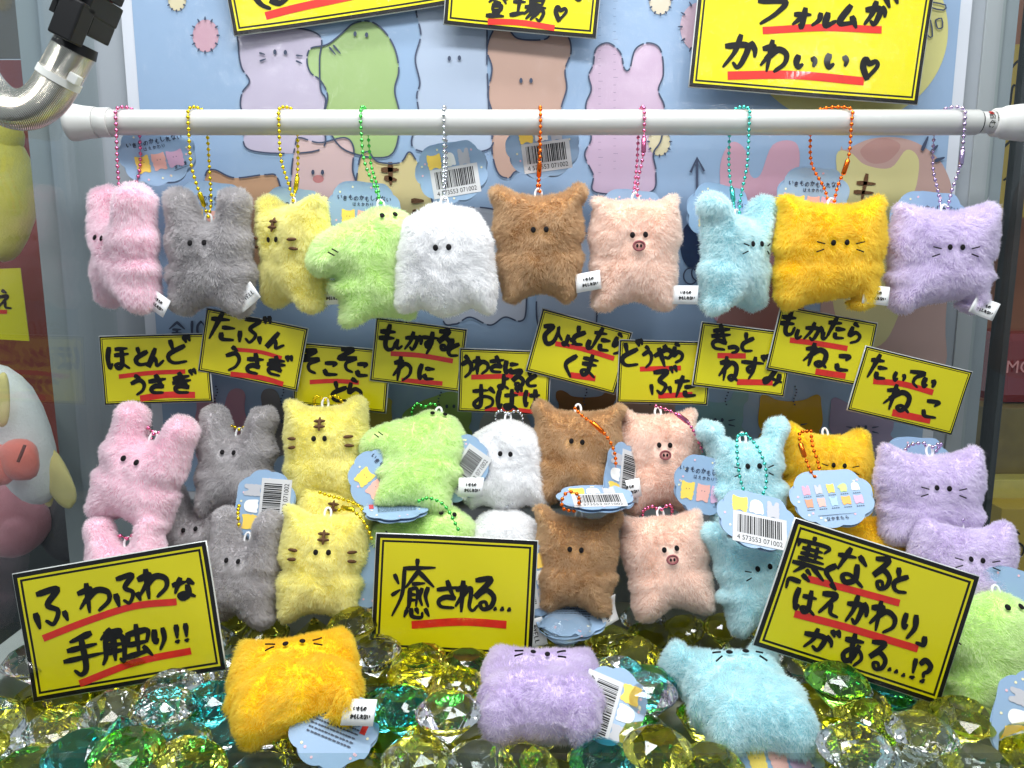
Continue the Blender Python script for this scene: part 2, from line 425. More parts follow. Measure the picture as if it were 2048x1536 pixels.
post('frame_post', 2025, 2038, YB + 0.004, DARKG, 'black narrow upright at the right edge', 0.02)

# clear side panes of the cabinet
PANE = pane_mat('clear_pane')
slab('side_pane', (XL - 0.004, 0.33, -0.10), (XL - 0.001, YB, 1.0), PANE, parent=CAB)
slab('side_pane', (XR + 0.001, 0.33, -0.10), (XR + 0.004, YB - 0.003, 1.0), PANE, parent=CAB)
WSILL = mat('white_sill', s2l((190, 194, 192)), 0.4, noise=0.06, nscale=15)
slab('side_sill', (XL - 0.040, 0.30, -0.10), (XL - 0.006, YB - 0.004, 0.004), WSILL, parent=CAB, bevel=0.002)
slab('side_sill', (XR + 0.006, 0.30, -0.10), (XR + 0.040, YB - 0.004, 0.004), WSILL, parent=CAB, bevel=0.002)
# low clear lip at the front of the tray
y0 = 0.382
slab('front_lip', (XL + 0.002, y0 - 0.004, -0.036), (XR - 0.002, y0, at(400, 1506, y0).z), pane_mat('lip_acrylic', (0.86, 0.9, 0.9)), parent=CAB)

# ------------------------------------------------------------------ the poster
pz0, pz1 = 0.075, 0.60
pl, pr = at(240, 0, YB).x, at(1945, 0, YB).x
poster = thing('poster', ((pl + pr) / 2, YB, pz0), 'large glossy pale blue poster of cartoon animals behind the white rod', 'poster')
def pfr(u, v, z):
    p = at(u, v, YB); return Vector((p.x, YB - 0.0005 - z, p.z))
MB().box(((pl + pr) / 2, YB + 0.0025, (pz0 + pz1) / 2), (pr - pl, 0.005, pz1 - pz0)).build('sheet', laminate('poster_white', (186, 190, 198)), poster)
POSTER_BLUE = laminate('poster_blue', (130, 153, 180))
MB().box(((pl + pr) / 2, YB - 0.0002, (pz0 + pz1) / 2 + 0.002), (pr - pl - 0.020, 0.0003, pz1 - pz0 - 0.012)).build('printed_background', POSTER_BLUE, poster)
PZ = [0.0]
def pprint(name, pts, rgb, smooth=True):
    PZ[0] += 0.00002
    P = spline([(x, y, 0) for x, y in pts], 5, True) if smooth else [Vector((x, y, 0)) for x, y in pts]
    MB().add([pfr(p.x, p.y, PZ[0]) for p in P], [tuple(range(len(P)))]).build(name, laminate('print_%d_%d_%d' % rgb, tuple(k * 0.78 for k in rgb)), poster)
POUT = Ink(pfr, 0.0010)
def flush(name='printed_line', stuff=False):
    o = POUT.mb.build(name, INKN, poster); POUT.mb = MB()
    if stuff: o['kind'] = 'stuff'

def outline(pts, w=3.6, gap=0.16, seed=1, closed=True):
    """broken felt-pen line round a figure"""
    r = random.Random(seed); P = spline([(x, y, 0) for x, y in pts], 6, closed)
    i = 0
    while i < len(P) - 1:
        L = r.choice((2, 3, 5, 7, 9, 11)); seg = P[i:i + L + 1]
        if len(seg) > 1: POUT.ribbon([(p.x, p.y) for p in seg], w, False, 2)
        i += L + (1 if r.random() < 0.75 else 0)
def ell(cx, cy, rx, ry, n=14): return [(cx + rx * math.cos(2 * math.pi * i / n), cy + ry * math.sin(2 * math.pi * i / n)) for i in range(n)]
def dot(cx, cy, rx, ry): POUT.poly([(p[0], p[1]) for p in ell(cx, cy, rx, ry, 10)])
FIG = [
 ((212, 202, 226), [(482, 60), (478, 95), (484, 135), (500, 163), (486, 185), (482, 212), (492, 240), (500, 300), (640, 300), (646, 240), (652, 200), (642, 178), (640, 120), (642, 75), (600, 58), (540, 62)]),
 ((196, 212, 236), [(838, 10), (842, 70), (831, 118), (840, 165), (834, 192), (838, 235), (832, 300), (975, 300), (978, 235), (974, 130), (970, 30), (930, 20)]),
 ((178, 208, 136), [(740, 44), (708, 48), (684, 68), (655, 90), (622, 98), (615, 122), (622, 146), (642, 162), (656, 192), (652, 240), (690, 300), (780, 312), (800, 240), (790, 182), (798, 142), (790, 98), (768, 62)]),
 ((216, 178, 160), [(990, 58), (1014, 56), (1036, 78), (1088, 80), (1106, 66), (1134, 72), (1142, 104), (1130, 140), (1133, 178), (1122, 222), (1136, 260), (1128, 330), (1040, 340), (1018, 356), (996, 346), (984, 300), (986, 235), (976, 190), (984, 138), (974, 98)]),
 ((222, 194, 220), [(1186, 130), (1192, 98), (1216, 87), (1240, 106), (1248, 138), (1259, 138), (1270, 100), (1296, 87), (1320, 100), (1326, 148), (1316, 182), (1328, 216), (1322, 278), (1306, 308), (1311, 345), (1298, 385), (1192, 385), (1186, 350), (1169, 310), (1182, 275), (1171, 215), (1182, 180), (1177, 152)]),
 ((236, 204, 204), [(592, 290), (600, 276), (640, 286), (690, 276), (708, 296), (706, 340), (712, 400), (590, 420), (584, 350)]),
 ((240, 222, 160), [(718, 330), (736, 304), (756, 324), (800, 326), (818, 305), (832, 320), (856, 372), (856, 440), (720, 450)]),
 ((214, 168, 130), [(412, 352), (430, 340), (470, 356), (530, 350), (556, 356), (566, 420), (560, 520), (420, 540), (406, 430)]),
 ((206, 214, 232), [(884, 470), (900, 430), (960, 415), (1030, 440), (1050, 520), (1052, 620), (1040, 642), (1010, 634), (980, 650), (940, 634), (910, 648), (884, 630)]),
 ((188, 206, 232), [(1076, 560), (1090, 480), (1180, 470), (1192, 560), (1190, 660), (1160, 690), (1096, 680), (1074, 640)]),
]
for i, (c, p) in enumerate(FIG):
    pprint('printed_figure', p, c); outline(p, 3.2, seed=i); flush('printed_outline', True)
for e in ((551, 105), (572, 106), (711, 69), (734, 71), (899, 118), (919, 117), (1042, 162), (1062, 162), (627, 345), (646, 345)): dot(e[0], e[1], 3.4, 5.2); flush('printed_eye')
for p in (((521, 107), (531, 110)), ((522, 123), (533, 119)), ((594, 112), (606, 113)), ((594, 123), (605, 128)), ((660, 96), (672, 110)), ((668, 92), (682, 108))): POUT.ribbon(p, 3.2); flush('printed_whisker')
pprint('printed_snout', ell(637, 358, 11, 8), (216, 140, 140))
for p in (((781, 328), (782, 368)), ((766, 340), (796, 340)), ((772, 356), (792, 360)), ((826, 402), (846, 402)), ((828, 424), (846, 426))):
    k = Ink(pfr, 0.0011); k.ribbon(p, 9); k.build('printed_stripe', BROWN, poster)
# sun-like sparks
for (cx, cy, r, c) in ((412, 72, 26, (222, 176, 192)), (355, 0, 18, (238, 226, 186)), (1318, 284, 22, (238, 226, 186)), (1320, 2, 22, (238, 226, 200)), (1400, 55, 40, (222, 190, 206))):
    pprint('printed_spark', ell(cx, cy, r, r * 1.25), c)
    for a in range(12):
        q = a * math.pi / 6; POUT.ribbon([(cx + r * .92 * math.cos(q), cy + r * 1.2 * math.sin(q)), (cx + r * 1.12 * math.cos(q), cy + r * 1.42 * math.sin(q))], 3.2)
    flush('spark_rays', True)
# photographs on the right half: hands holding toys
pprint('printed_disc', ell(1690, 60, 205, 190, 30), (238, 232, 150))
pprint('printed_hand', [(1690, 300), (1740, 278), (1800, 276), (1850, 296), (1890, 340), (1905, 420), (1890, 640), (1880, 740), (1740, 760), (1660, 720), (1640, 620), (1660, 420), (1680, 300)], (214, 176, 166))
pprint('printed_finger', [(1720, 300), (1760, 276), (1800, 290), (1776, 322), (1740, 326)], (204, 156, 148))
pprint('printed_toy', [(1440, 330), (1462, 285), (1490, 300), (1500, 350), (1520, 350), (1545, 290), (1590, 285), (1598, 330), (1580, 400), (1610, 520), (1600, 640), (1560, 660), (1430, 640), (1420, 520), (1440, 420)], (226, 176, 196))
pprint('printed_toy', [(1672, 310), (1700, 306), (1730, 330), (1780, 336), (1812, 300), (1836, 318), (1832, 370), (1816, 420), (1830, 520), (1800, 620), (1760, 690), (1690, 680), (1660, 560), (1676, 400)], (238, 228, 160))
pprint('printed_hand', [(1500, 560), (1560, 540), (1600, 600), (1620, 680), (1540, 740), (1450, 720), (1430, 650)], (176, 122, 116))
for p in (((1732, 350), (1722, 400)), ((1714, 366), (1748, 368)), ((1708, 384), (1744, 386))):
    k = Ink(pfr, 0.0012); k.ribbon(p, 7); k.build('printed_stripe', BROWN, poster)
pprint('printed_disc', ell(1384, 490, 24, 46), (44, 62, 100))
POUT.ribbon(((1393, 318), (1393, 420)), 5, False); POUT.ribbon(((1380, 345), (1393, 316), (1407, 343)), 5, False, 1); flush('printed_arrow')
for p in (((1842, 300), (1853, 275)), ((1860, 305), (1872, 292)), ((1868, 322), (1885, 316)), ((1336, 560), (1352, 562))): POUT.ribbon(p, 6); flush('printed_dash')
for ch, x, y, w in (('全', 356, 660, 34), ('1', 386, 658, 18), ('0', 404, 658, 22)): POUT.glyph(ch, x, y, w, 34, (1, 0), (0, 1), 4.5); flush('printed_letter')
for (x, y) in ((1380, 552), (1396, 546)): POUT.ribbon(ell(x, y, 14, 16) + [ell(x, y, 14, 16)[0]], 3, False, 2); flush('printed_ring')
for pts in ([(1862, 6), (1888, 12), (1884, 22), (1858, 16), (1862, 6)], [(1848, 44), (1858, 42), (1862, 74), (1852, 72), (1848, 44)], [(1868, 42), (1880, 38), (1882, 56), (1872, 58), (1868, 42)]):
    POUT.ribbon(pts, 3, False, 2); flush('printed_box')
# rubbed scale marks on the laminate
for i in range(46):
    x = 1196 if i % 2 else 1226; y = 4 + i * 7.6
    POUT.ribbon(((x, y), (x + (9 if i % 10 < 2 else 5), y)), 0.5, False, 1)
flush('scale_marks', True)
# small chains printed above the line-up of toys
for x in (434, 566, 880, 1170, 1300, 1452, 1588):
    for j in range(7): dot(x + 3 * math.sin(j), 772 + j * 6, 1.8, 1.8)
    flush('printed_chain', True)

# ------------------------------------------------------------------ plush toys: pillow bodies cut from front outlines (mm), covered in fur
HALF = {
 'cat':   [(0, 36), (18, 38), (28, 42.5), (35, 45), (40, 42), (41, 32), (43, 14), (42, 3), (38.5, -4), (41.5, -9), (43, -14), (41, -20), (38, -26), (38.5, -34), (36, -41), (30, -44), (22, -43.5), (12, -37), (0, -33.5)],
 'bear':  [(0, 36), (17, 37.5), (24, 42), (31, 45), (37, 43), (37.5, 35), (34, 27), (35, 14), (34.5, 4), (31.5, -3), (34, -9), (34, -15), (31.5, -21), (30, -30), (30, -38), (27, -43), (19, -45), (10, -40), (0, -37)],
 'pig':   [(0, 40), (16, 40.5), (26, 44), (31, 45), (34, 40), (33, 34), (35.5, 22), (36.5, 12), (35, 3), (31, -4), (34, -9), (34.5, -15), (32, -21), (31, -30), (33, -39), (29, -45), (20, -45.5), (10, -40), (0, -37)],
 'tiger': [(0, 39), (14, 40), (22, 45), (30, 47), (35, 43), (34.5, 35), (35, 22), (36, 12), (34.5, 3), (31, -4), (34.5, -9), (35.5, -15), (33, -21), (31, -30), (32, -39), (28, -45), (20, -46), (10, -40), (0, -37)],
 'rabbit': [(0, 23), (5, 26), (8, 37), (12, 45), (20, 49), (29, 47), (33, 39), (32, 28), (32, 20), (34, 10), (33, 1), (31, -5), (34, -10), (35, -16), (33, -23), (32, -32), (33, -40), (28, -47), (20, -48), (10, -42), (0, -39)],
 'mouse': [(0, 28), (10, 29), (16, 33), (19, 41), (26, 46), (34, 45), (39, 39), (38, 31), (33, 25), (32, 15), (32, 5), (30, -3), (34, -8), (35, -14), (32, -20), (30, -29), (31, -38), (27, -45), (19, -46), (9, -40), (0, -37)],
 'ghost': [(0, 40), (10, 39), (20, 35), (28, 28), (33, 18), (35, 6), (36.5, -8), (37.5, -20), (38, -30), (35.5, -37), (30, -39), (24, -36), (17, -35), (10, -39), (0, -41)],
}
CROC = [(12, 42), (2, 40), (-8, 36), (-20, 32), (-34, 25), (-46, 16), (-49, 6), (-45, -3), (-34, -6), (-30, -9), (-33, -10), (-35, -17), (-30, -22), (-30, -30), (-31, -40), (-26, -45), (-16, -45), (-6, -41), (4, -41), (14, -45), (25, -45), (30, -40), (30, -31), (33, -24), (38, -16), (39, -8), (35, -3), (38, 6), (38, 18), (34, 30), (24, 39)]
RGB = {'pink': (250, 188, 208), 'gray': (160, 154, 156), 'tiger': (246, 230, 104), 'croc': (198, 238, 126), 'ghost': (236, 236, 238),
       'bear': (178, 126, 72), 'pig': (248, 202, 178), 'mouse': (168, 224, 234), 'cat': (252, 198, 14), 'purple': (204, 184, 224)}
SHAPE = {'pink': 'rabbit', 'gray': 'rabbit', 'tiger': 'tiger', 'croc': 'croc', 'ghost': 'ghost', 'bear': 'bear', 'pig': 'pig', 'mouse': 'mouse', 'cat': 'cat', 'purple': 'cat'}
FUR_LEN = 0.0037

class Body:
    def __init__(s, kind, var):
        rs = np.random.RandomState(sum(map(ord, kind)) * 7 + var)
        sh = SHAPE[kind]
        if sh == 'croc': pts = CROC
        else:
            h = HALF[sh]; hw = max(x for x, z in h if -2 < z < 16)
            # stuffing fills the waist out between head and feet
            h = [(x if not (-36 < z < 3) or sh == 'ghost' else x * 0.5 + 0.5 * max(x, 0.95 * hw), z) for x, z in h]
            pts = h + [(-x, z) for x, z in reversed(h[1:-1])]
        pts = [(x + rs.uniform(-1.3, 1.3), z + rs.uniform(-1.3, 1.3)) for x, z in pts]
        sx, sz, sh_ = (1, 1, 0) if var == 0 else (rs.uniform(0.95, 1.04), rs.uniform(0.95, 1.03), rs.uniform(-0.03, 0.03))
        pts = [(x * sx + sh_ * z, z * sz) for x, z in pts]
        P = np.array([(p.x, p.y) for p in spline([(x, z, 0) for x, z in pts], 5, True)])
        area = 0.5 * np.sum(P[:, 0] * np.roll(P[:, 1], -1) - np.roll(P[:, 0], -1) * P[:, 1])
        if area < 0: P = P[::-1]
        t = np.roll(P, -1, 0) - np.roll(P, 1, 0); nrm = np.stack([t[:, 1], -t[:, 0]], 1); nrm /= np.linalg.norm(nrm, axis=1)[:, None] + 1e-9
        P = P - nrm * 1.7
        # drop points folded over by the inset
        keep = [i for i in range(len(P)) if np.linalg.norm(P[i] - P[i - 1]) > 0.25]
        P = P[keep]
        s.P = P; s.kind = kind; s.var = var; s.ph = rs.uniform(0, 6.28, 12)
        s.T = 19.0 if var == 0 else rs.uniform(18.5, 21)
        xs = np.arange(-48, 49, 3.1); pts2 = []
        for j, z in enumerate(np.arange(-48, 50, 2.7)):
            for x in xs + (1.55 if j % 2 else 0): pts2.append((x, z))
        pts2 = np.array(pts2); d = s.dist(pts2); ins = s.inside(pts2)
        pts2 = pts2[ins & (d > 1.6)]
        n = len(P)
        V, _, F, *_r = delaunay_2d_cdt([Vector(p) for p in P] + [Vector(p) for p in pts2], [(i, (i + 1) % n) for i in range(n)], [list(range(n))], 1, 1e-5)
        V = np.array([tuple(v) for v in V]); hgt = s.height(V); d = s.dist(V)
        edge = d < 0.02
        front = np.stack([V[:, 0], -hgt, V[:, 1]], 1); nb = len(V)
        idx = np.arange(nb); back_i = np.where(edge, idx, -1); extra = np.where(~edge)[0]
        back_i[extra] = nb + np.arange(len(extra))
        back = np.stack([V[extra, 0], hgt[extra] * 0.95, V[extra, 1]], 1)
        s.V = np.concatenate([front, back]) / 1000
        F = [f for f in F if len(f) == 3]
        # front faces look towards -y
        FF = []
        for f in F:
            a, b, c = V[f[0]], V[f[1]], V[f[2]]
            if (b[0] - a[0]) * (c[1] - a[1]) - (b[1] - a[1]) * (c[0] - a[0]) < 0: f = (f[0], f[2], f[1])
            FF.append(tuple(f))
        FB = [(back_i[f[0]], back_i[f[2]], back_i[f[1]]) for f in FF]
        s.F = np.array(FF + FB); s.nf = len(FF)
        fn = np.cross(s.V[s.F[:, 1]] - s.V[s.F[:, 0]], s.V[s.F[:, 2]] - s.V[s.F[:, 0]])
        s.area = np.linalg.norm(fn, axis=1) / 2
        vn = np.zeros_like(s.V)
        for k in range(3): np.add.at(vn, s.F[:, k], fn)
        s.N = vn / (np.linalg.norm(vn, axis=1)[:, None] + 1e-12)
    def dist(s, q):
        A = s.P; B = np.roll(A, -1, 0); out = np.full(len(q), 1e9)
        for a, b in zip(A, B):
            ab = b - a; t = np.clip(((q - a) @ ab) / (ab @ ab + 1e-9), 0, 1)
            out = np.minimum(out, np.linalg.norm(q - a - t[:, None] * ab, axis=1))
        return out
    def inside(s, q):
        A = s.P; B = np.roll(A, -1, 0); c = np.zeros(len(q), bool)
        for a, b in zip(A, B):
            m = (a[1] > q[:, 1]) != (b[1] > q[:, 1])
            xi = a[0] + (q[:, 1] - a[1]) / (b[1] - a[1] + 1e-12) * (b[0] - a[0])
            c ^= m & (q[:, 0] < xi)
        return c
    def height(s, q):
        d = s.dist(q); k = np.clip(d / 26, 0, 1)
        h = s.T * (1 - (1 - k) ** 2.2) ** (1 / 2.0)
        x, z = q[:, 0], q[:, 1]
        p = s.ph
        h *= 1 - (0.07 if SHAPE[s.kind] != 'ghost' else 0.05) * np.exp(-((z + 5) / 5.0) ** 2) * (1 - 0.5 * np.exp(-(x / 14) ** 2))
        h += 0.75 * k * (np.sin(x / 7 + p[0]) * np.sin(z / 8 + p[1]) + 0.6 * np.sin(x / 3.7 + z / 5 + p[2]))
        return np.maximum(h, 0)
    def front_y(s, x, z): return -float(s.height(np.array([[x * 1000, z * 1000]], float))[0]) / 1000

def make_fur(B, n, marks):
    """n hair strands; marks = list of (x, z, r, k) where the pile is clipped short (embroidery)"""
    rs = np.random.RandomState(B.var * 31 + sum(map(ord, B.kind)))
    w = B.area.copy(); w[B.nf:] *= 0.45; w /= w.sum()
    f = rs.choice(len(B.F), n, p=w); r1 = np.sqrt(rs.rand(n)); r2 = rs.rand(n)
    b = np.stack([1 - r1, r1 * (1 - r2), r1 * r2], 1)
    tri = B.F[f]
    P = (B.V[tri] * b[:, :, None]).sum(1); N = (B.N[tri] * b[:, :, None]).sum(1); N /= np.linalg.norm(N, axis=1)[:, None]
    ph = B.ph
    def fld(a, b_, c): return np.sin(P[:, 0] * a + ph[3] + 2 * np.sin(P[:, 2] * b_ + ph[4])) * np.cos(P[:, 2] * a * 0.9 + ph[5] + 1.7 * np.sin(P[:, 0] * c + ph[6]))
    comb = np.zeros((n, 3))
    comb[:, 2] = -0.60 + 0.55 * fld(75, 60, 70)
    comb[:, 0] = 0.35 * np.sign(P[:, 0]) * np.minimum(np.abs(P[:, 0]) / 0.03, 1) + 0.75 * fld(95, 80, 90)
    # clumps: strands lean together towards cell centres
    cell = 0.0042
    key = np.floor(P / cell).astype(np.int64); hsh = (key[:, 0] * 73856093 ^ key[:, 1] * 19349663 ^ key[:, 2] * 83492791) % 100003
    ctab = rs.normal(0, 1, (100003, 3)); cl = ctab[hsh]
    comb -= N * (comb * N).sum(1)[:, None]
    D0 = N * 0.80 + comb * 0.50 + cl * 0.09 + rs.normal(0, 0.13, (n, 3))
    D0 /= np.linalg.norm(D0, axis=1)[:, None]
    L = FUR_LEN * (1.0 if B.var == 0 else 0.86) * rs.uniform(0.62, 1.12, n) * (1 + 0.08 * fld(60, 40, 50)) * np.where(rs.rand(n) < 0.03, 1.25, 1)
    front = N[:, 1] < 0.25
    for (x, z, r, k) in marks:
        d = np.hypot(P[:, 0] - x, P[:, 2] - z); m = front & (d < r * 1.9)
        q = np.clip((d - r * 0.8) / (r * 1.1), 0, 1); L = np.where(m, L * (k + (1 - k) * q), L)
    bend = comb * 0.75 + cl * 0.12 + rs.normal(0, 0.14, (n, 3))
    pts = np.empty((n, 4, 3))
    for i, t in enumerate((0, 0.4, 0.72, 1.0)):
        pts[:, i] = P - N * 0.0006 + D0 * (L * t)[:, None] + bend * (L * 0.62 * t * t)[:, None]
    rad = np.empty((n, 4)); base = rs.uniform(0.000085, 0.00014, n)
    for i, t in enumerate((1.0, 1.0, 0.75, 0.22)): rad[:, i] = base * t
    hc = bpy.data.hair_curves.new('fur'); hc.add_curves([4] * n)
    hc.attributes['position'].data.foreach_set('vector', pts.reshape(-1).astype(np.float32))
    at_ = hc.attributes.get('radius') or hc.attributes.new('radius', 'FLOAT', 'POINT')
    at_.data.foreach_set('value', rad.reshape(-1).astype(np.float32))
    hc.materials.append(fur_mat('fur_' + B.kind, RGB[B.kind]))
    return hc

# faces, in metres on the body's own front (x, z)
def face_of(kind):
    e = {'pink': (5.4, 7), 'gray': (5.4, 7), 'tiger': (4.6, 11), 'croc': (4.8, 33), 'ghost': (4.4, 9), 'bear': (4.6, 10), 'pig': (4.8, 13), 'mouse': (4.8, 7), 'cat': (5, 8), 'purple': (5, 8)}[kind]
    ox = 14 if kind == 'croc' else 0
    F = {'eyes': [((ox - e[0]) / 1000, e[1] / 1000), ((ox + e[0]) / 1000, e[1] / 1000)], 'lines': [], 'bars': []}
    z = e[1]
    if kind in ('cat', 'purple', 'mouse'):
        i, o = (11.5, 17.5) if kind != 'mouse' else (10.5, 15)
        for sg in (-1, 1):
            F['lines'] += [((sg * i, z - 1), (sg * o, z + 0.5)), ((sg * (i + .5), z - 5), (sg * o, z - 7))]
    if kind == 'tiger':
        for sg in (-1, 1): F['bars'] += [((sg * 19, z + .5), (sg * 26, z + 1)), ((sg * 19.5, z - 6), (sg * 26, z - 6.5))]
        F['bars'] += [((0, z + 17), (0, z + 6)), ((-4.5, z + 14), (4.5, z + 14)), ((-4.5, z + 9.5), (4.5, z + 9.5))]
    if kind == 'croc': F['lines'] += [((-34, 12), (-30, 9)), ((-31, 14), (-27, 11))]
    return F

PROTO = {}
def proto(kind, var):
    if (kind, var) in PROTO: return PROTO[(kind, var)]
    B = Body(kind, var); F = face_of(kind)
    marks = [(x, z, 0.0032, 0.40) for x, z in F['eyes']]
    for a, b in F['lines'] + F['bars']:
        for t in (0, .5, 1): marks.append(((a[0] + (b[0] - a[0]) * t) / 1000, (a[1] + (b[1] - a[1]) * t) / 1000, 0.0018, 0.62))
    if kind == 'pig': marks.append((0, F['eyes'][0][1] - 0.0078, 0.0062, 0.25))
    me = bpy.data.meshes.new('body'); me.from_pydata([tuple(v) for v in B.V], [], [tuple(int(i) for i in f) for f in B.F])
    me.polygons.foreach_set('use_smooth', [True] * len(me.polygons)); me.update()
    me.materials.append(mat('pile_' + kind, tuple(x ** 0.7 for x in s2l(RGB[kind])), 0.95, spec=0.1))
    fur = make_fur(B, 46000, marks)
    parts = []
    def surf(x, z, lift): return Vector((x, B.front_y(x, z) - lift, z))
    def snorm(x, z):
        e = 0.001; a = surf(x + e, z, 0) - surf(x - e, z, 0); b = surf(x, z + e, 0) - surf(x, z - e, 0)
        n = b.cross(a).normalized(); return n if n.y < 0 else -n
    for x, z in F['eyes']:
        n = snorm(x, z); Mx = n.to_track_quat('Z', 'Y').to_matrix()
        parts.append(('eye', MB().ball(surf(x, z, 0) + n * 0.0023, (0.0020, 0.0023, 0.0009), Mx).mesh('eye'), EYE))
    for a, b in F['lines']:
        P = [surf((a[0] + (b[0] - a[0]) * t) / 1000, (a[1] + (b[1] - a[1]) * t) / 1000, 0.0032) for t in (0, .25, .5, .75, 1)]
        parts.append(('whisker' if kind != 'croc' else 'nostril_mark', MB().tube(P, 0.00052, 6).mesh('whisker'), EYE))
    for a, b in F['bars']:
        P = [surf((a[0] + (b[0] - a[0]) * t) / 1000, (a[1] + (b[1] - a[1]) * t) / 1000, 0.0031) for t in (0, .2, .5, .8, 1)]
        parts.append(('stripe', MB().tube(P, [0.0006, 0.0013, 0.0014, 0.0012, 0.0006], 8).mesh('stripe'), BROWN))
    if kind == 'pig':
        z = F['eyes'][0][1] - 0.0078; c = surf(0, z, 0.0030)
        parts.append(('snout', MB().ball(c, (0.0043, 0.0011, 0.0034)).mesh('snout'), mat('pink_thread', s2l((206, 150, 140)), 0.8, bump=0.5, bscale=900)))
        ring = [c + Vector((0.0042 * math.cos(q), -0.0008, 0.0033 * math.sin(q))) for q in [i * math.pi / 9 for i in range(19)]]
        parts.append(('snout_ring', MB().tube(ring, 0.0008, 6).mesh('snout_ring'), mat('rose_thread', s2l((140, 78, 82)), 0.8)))
        for sg in (-1, 1): parts.append(('nostril', MB().ball(c + Vector((sg * 0.0014, -0.0013, 0)), (0.0009, 0.0006, 0.0013)).mesh('nostril'), EYE))
    PROTO[(kind, var)] = (B, me, fur, parts)
    return PROTO[(kind, var)]

def plush_matrix(u, v, Y, yaw=0, pitch=0, roll=0, scale=1.0, fat=1.0):
    q = Matrix.Rotation(R(yaw), 4, 'Z') @ Matrix.Rotation(R(-pitch), 4, 'X') @ Matrix.Rotation(R(roll), 4, 'Y')
    return Matrix.Translation(at(u, v, Y)) @ q @ Matrix.Diagonal((scale, scale * fat, scale, 1))

KNAME = {'pink': 'plush_rabbit', 'gray': 'plush_rabbit', 'tiger': 'plush_tiger', 'croc': 'plush_crocodile', 'ghost': 'plush_ghost', 'bear': 'plush_bear', 'pig': 'plush_pig', 'mouse': 'plush_mouse', 'cat': 'plush_cat', 'purple': 'plush_cat'}
ZT = {'cat': 36, 'bear': 36, 'pig': 40, 'tiger': 39, 'rabbit': 24, 'mouse': 28, 'ghost': 40, 'croc': 41}
def plush(kind, label, pose, var, group):
    B, me, fur, parts = proto(kind, var)
    M = plush_matrix(*pose)
    base = M @ Vector((0, 0, -0.043))
    t = thing(KNAME[kind], base, label, 'plush toy', group)
    link(bpy.data.objects.new('body', me), t, M)
    link(bpy.data.objects.new('fur', fur), t, M)
    for nm, m, mt in parts:
        if not m.materials: m.materials.append(mt)
        link(bpy.data.objects.new(nm, m), t, M)
    # white sewn-on loop
    zt = (ZT[SHAPE[kind]] - 2.5) / 1000; x0 = 0.012 if kind == 'croc' else 0
    ring = [Vector((x0 + 0.0026 * math.cos(q), 0.0008 * math.sin(q), zt + 0.0030 + 0.0048 * math.sin(q))) for q in [i * math.pi / 8 for i in range(17)]]
    MB().tube(ring, 0.0010, 7).build('loop', CLOTHW, t, M)
    return t, M

CHAINC = {k: mat('chain_' + k, s2l(c), 0.22, metal=1.0) for k, c in {'pink': (226, 120, 160), 'gold': (232, 204, 40), 'green': (96, 214, 100), 'silver': (196, 200, 208), 'orange': (240, 112, 36), 'teal': (84, 206, 190), 'lilac': (190, 170, 208)}.items()}
def chain(t, col, pts, clasp=None):
    """beads strung along a spline of world points"""
    P = spline(pts, 14); mb = MB(); mb.tube(P, 0.00036, 5)
    acc = 0.0; step = 0.0046; last = P[0]; mb.ball(P[0], 0.0015)
    for a, b in zip(P, P[1:]):
        l = (b - a).length; s0 = step - acc
        while s0 <= l:
            mb.ball(a + (b - a) * (s0 / l), 0.0015); s0 += step
        acc = (acc + l) % step
    if clasp is not None:
        i = int(clasp * (len(P) - 1)); j = min(len(P) - 1, i + 3); d = (P[j] - P[i]).normalized()
        mb.tube([P[i] - d * .006, P[i] - d * .005, P[i] + d * .005, P[i] + d * .006], [.0012, .0020, .0020, .0012], 8)
    mb.build('ball_chain', CHAINC[col], t)

# ------------------------------------------------------------------ paper hang tags and cloth tags
def cloud(w, h, n=9):
    pts = []
    for i in range(n * 8):
        q = 2 * math.pi * i / (n * 8); k = abs(math.sin(q * n / 2 + 0.3))
        r = 0.895 + 0.105 * k ** 0.65
        x, z = w / 2 * r * math.cos(q), h / 2 * r * math.sin(q)
        if z > h * 0.42: z = h * 0.42 + (z - h * 0.42) * 0.15
        pts.append((x, z))
    return pts
def text_mesh(txt, size):
    c = bpy.data.curves.new('t', 'FONT'); c.body = txt; c.size = size; c.align_x = 'CENTER'; c.align_y = 'CENTER'
    o = bpy.data.objects.new('t', c); COL.objects.link(o)
    me = bpy.data.meshes.new_from_object(o.evaluated_get(bpy.context.evaluated_depsgraph_get()))
    bpy.data.objects.remove(o); bpy.data.curves.remove(c)
    return [tuple(v.co) for v in me.vertices], [tuple(p.vertices) for p in me.polygons]
DIGITS = text_mesh('4 573553 071002', 0.0052)
BARS = []
_r = random.Random(3); _x = 0
while _x < 95:
    a = _r.choice((1, 1, 2, 3)); BARS.append((_x, a)); _x += a + _r.choice((1, 1, 2))
MINI = [(252, 214, 96), (238, 178, 166), (214, 172, 200), (190, 190, 196), (196, 220, 130), (244, 244, 240), (170, 208, 226), (244, 178, 90), (206, 150, 120), (240, 160, 180)]
def mini_fig(mb, shape, cx, cz, s, y):
    if shape == 'croc': pts = CROC
    else:
        h = HALF[shape]; pts = h + [(-x, z) for x, z in reversed(h[1:-1])]
    mb.add([(cx + x / 90 * s, y, cz + z / 90 * s) for x, z in pts], [tuple(range(len(pts)))])

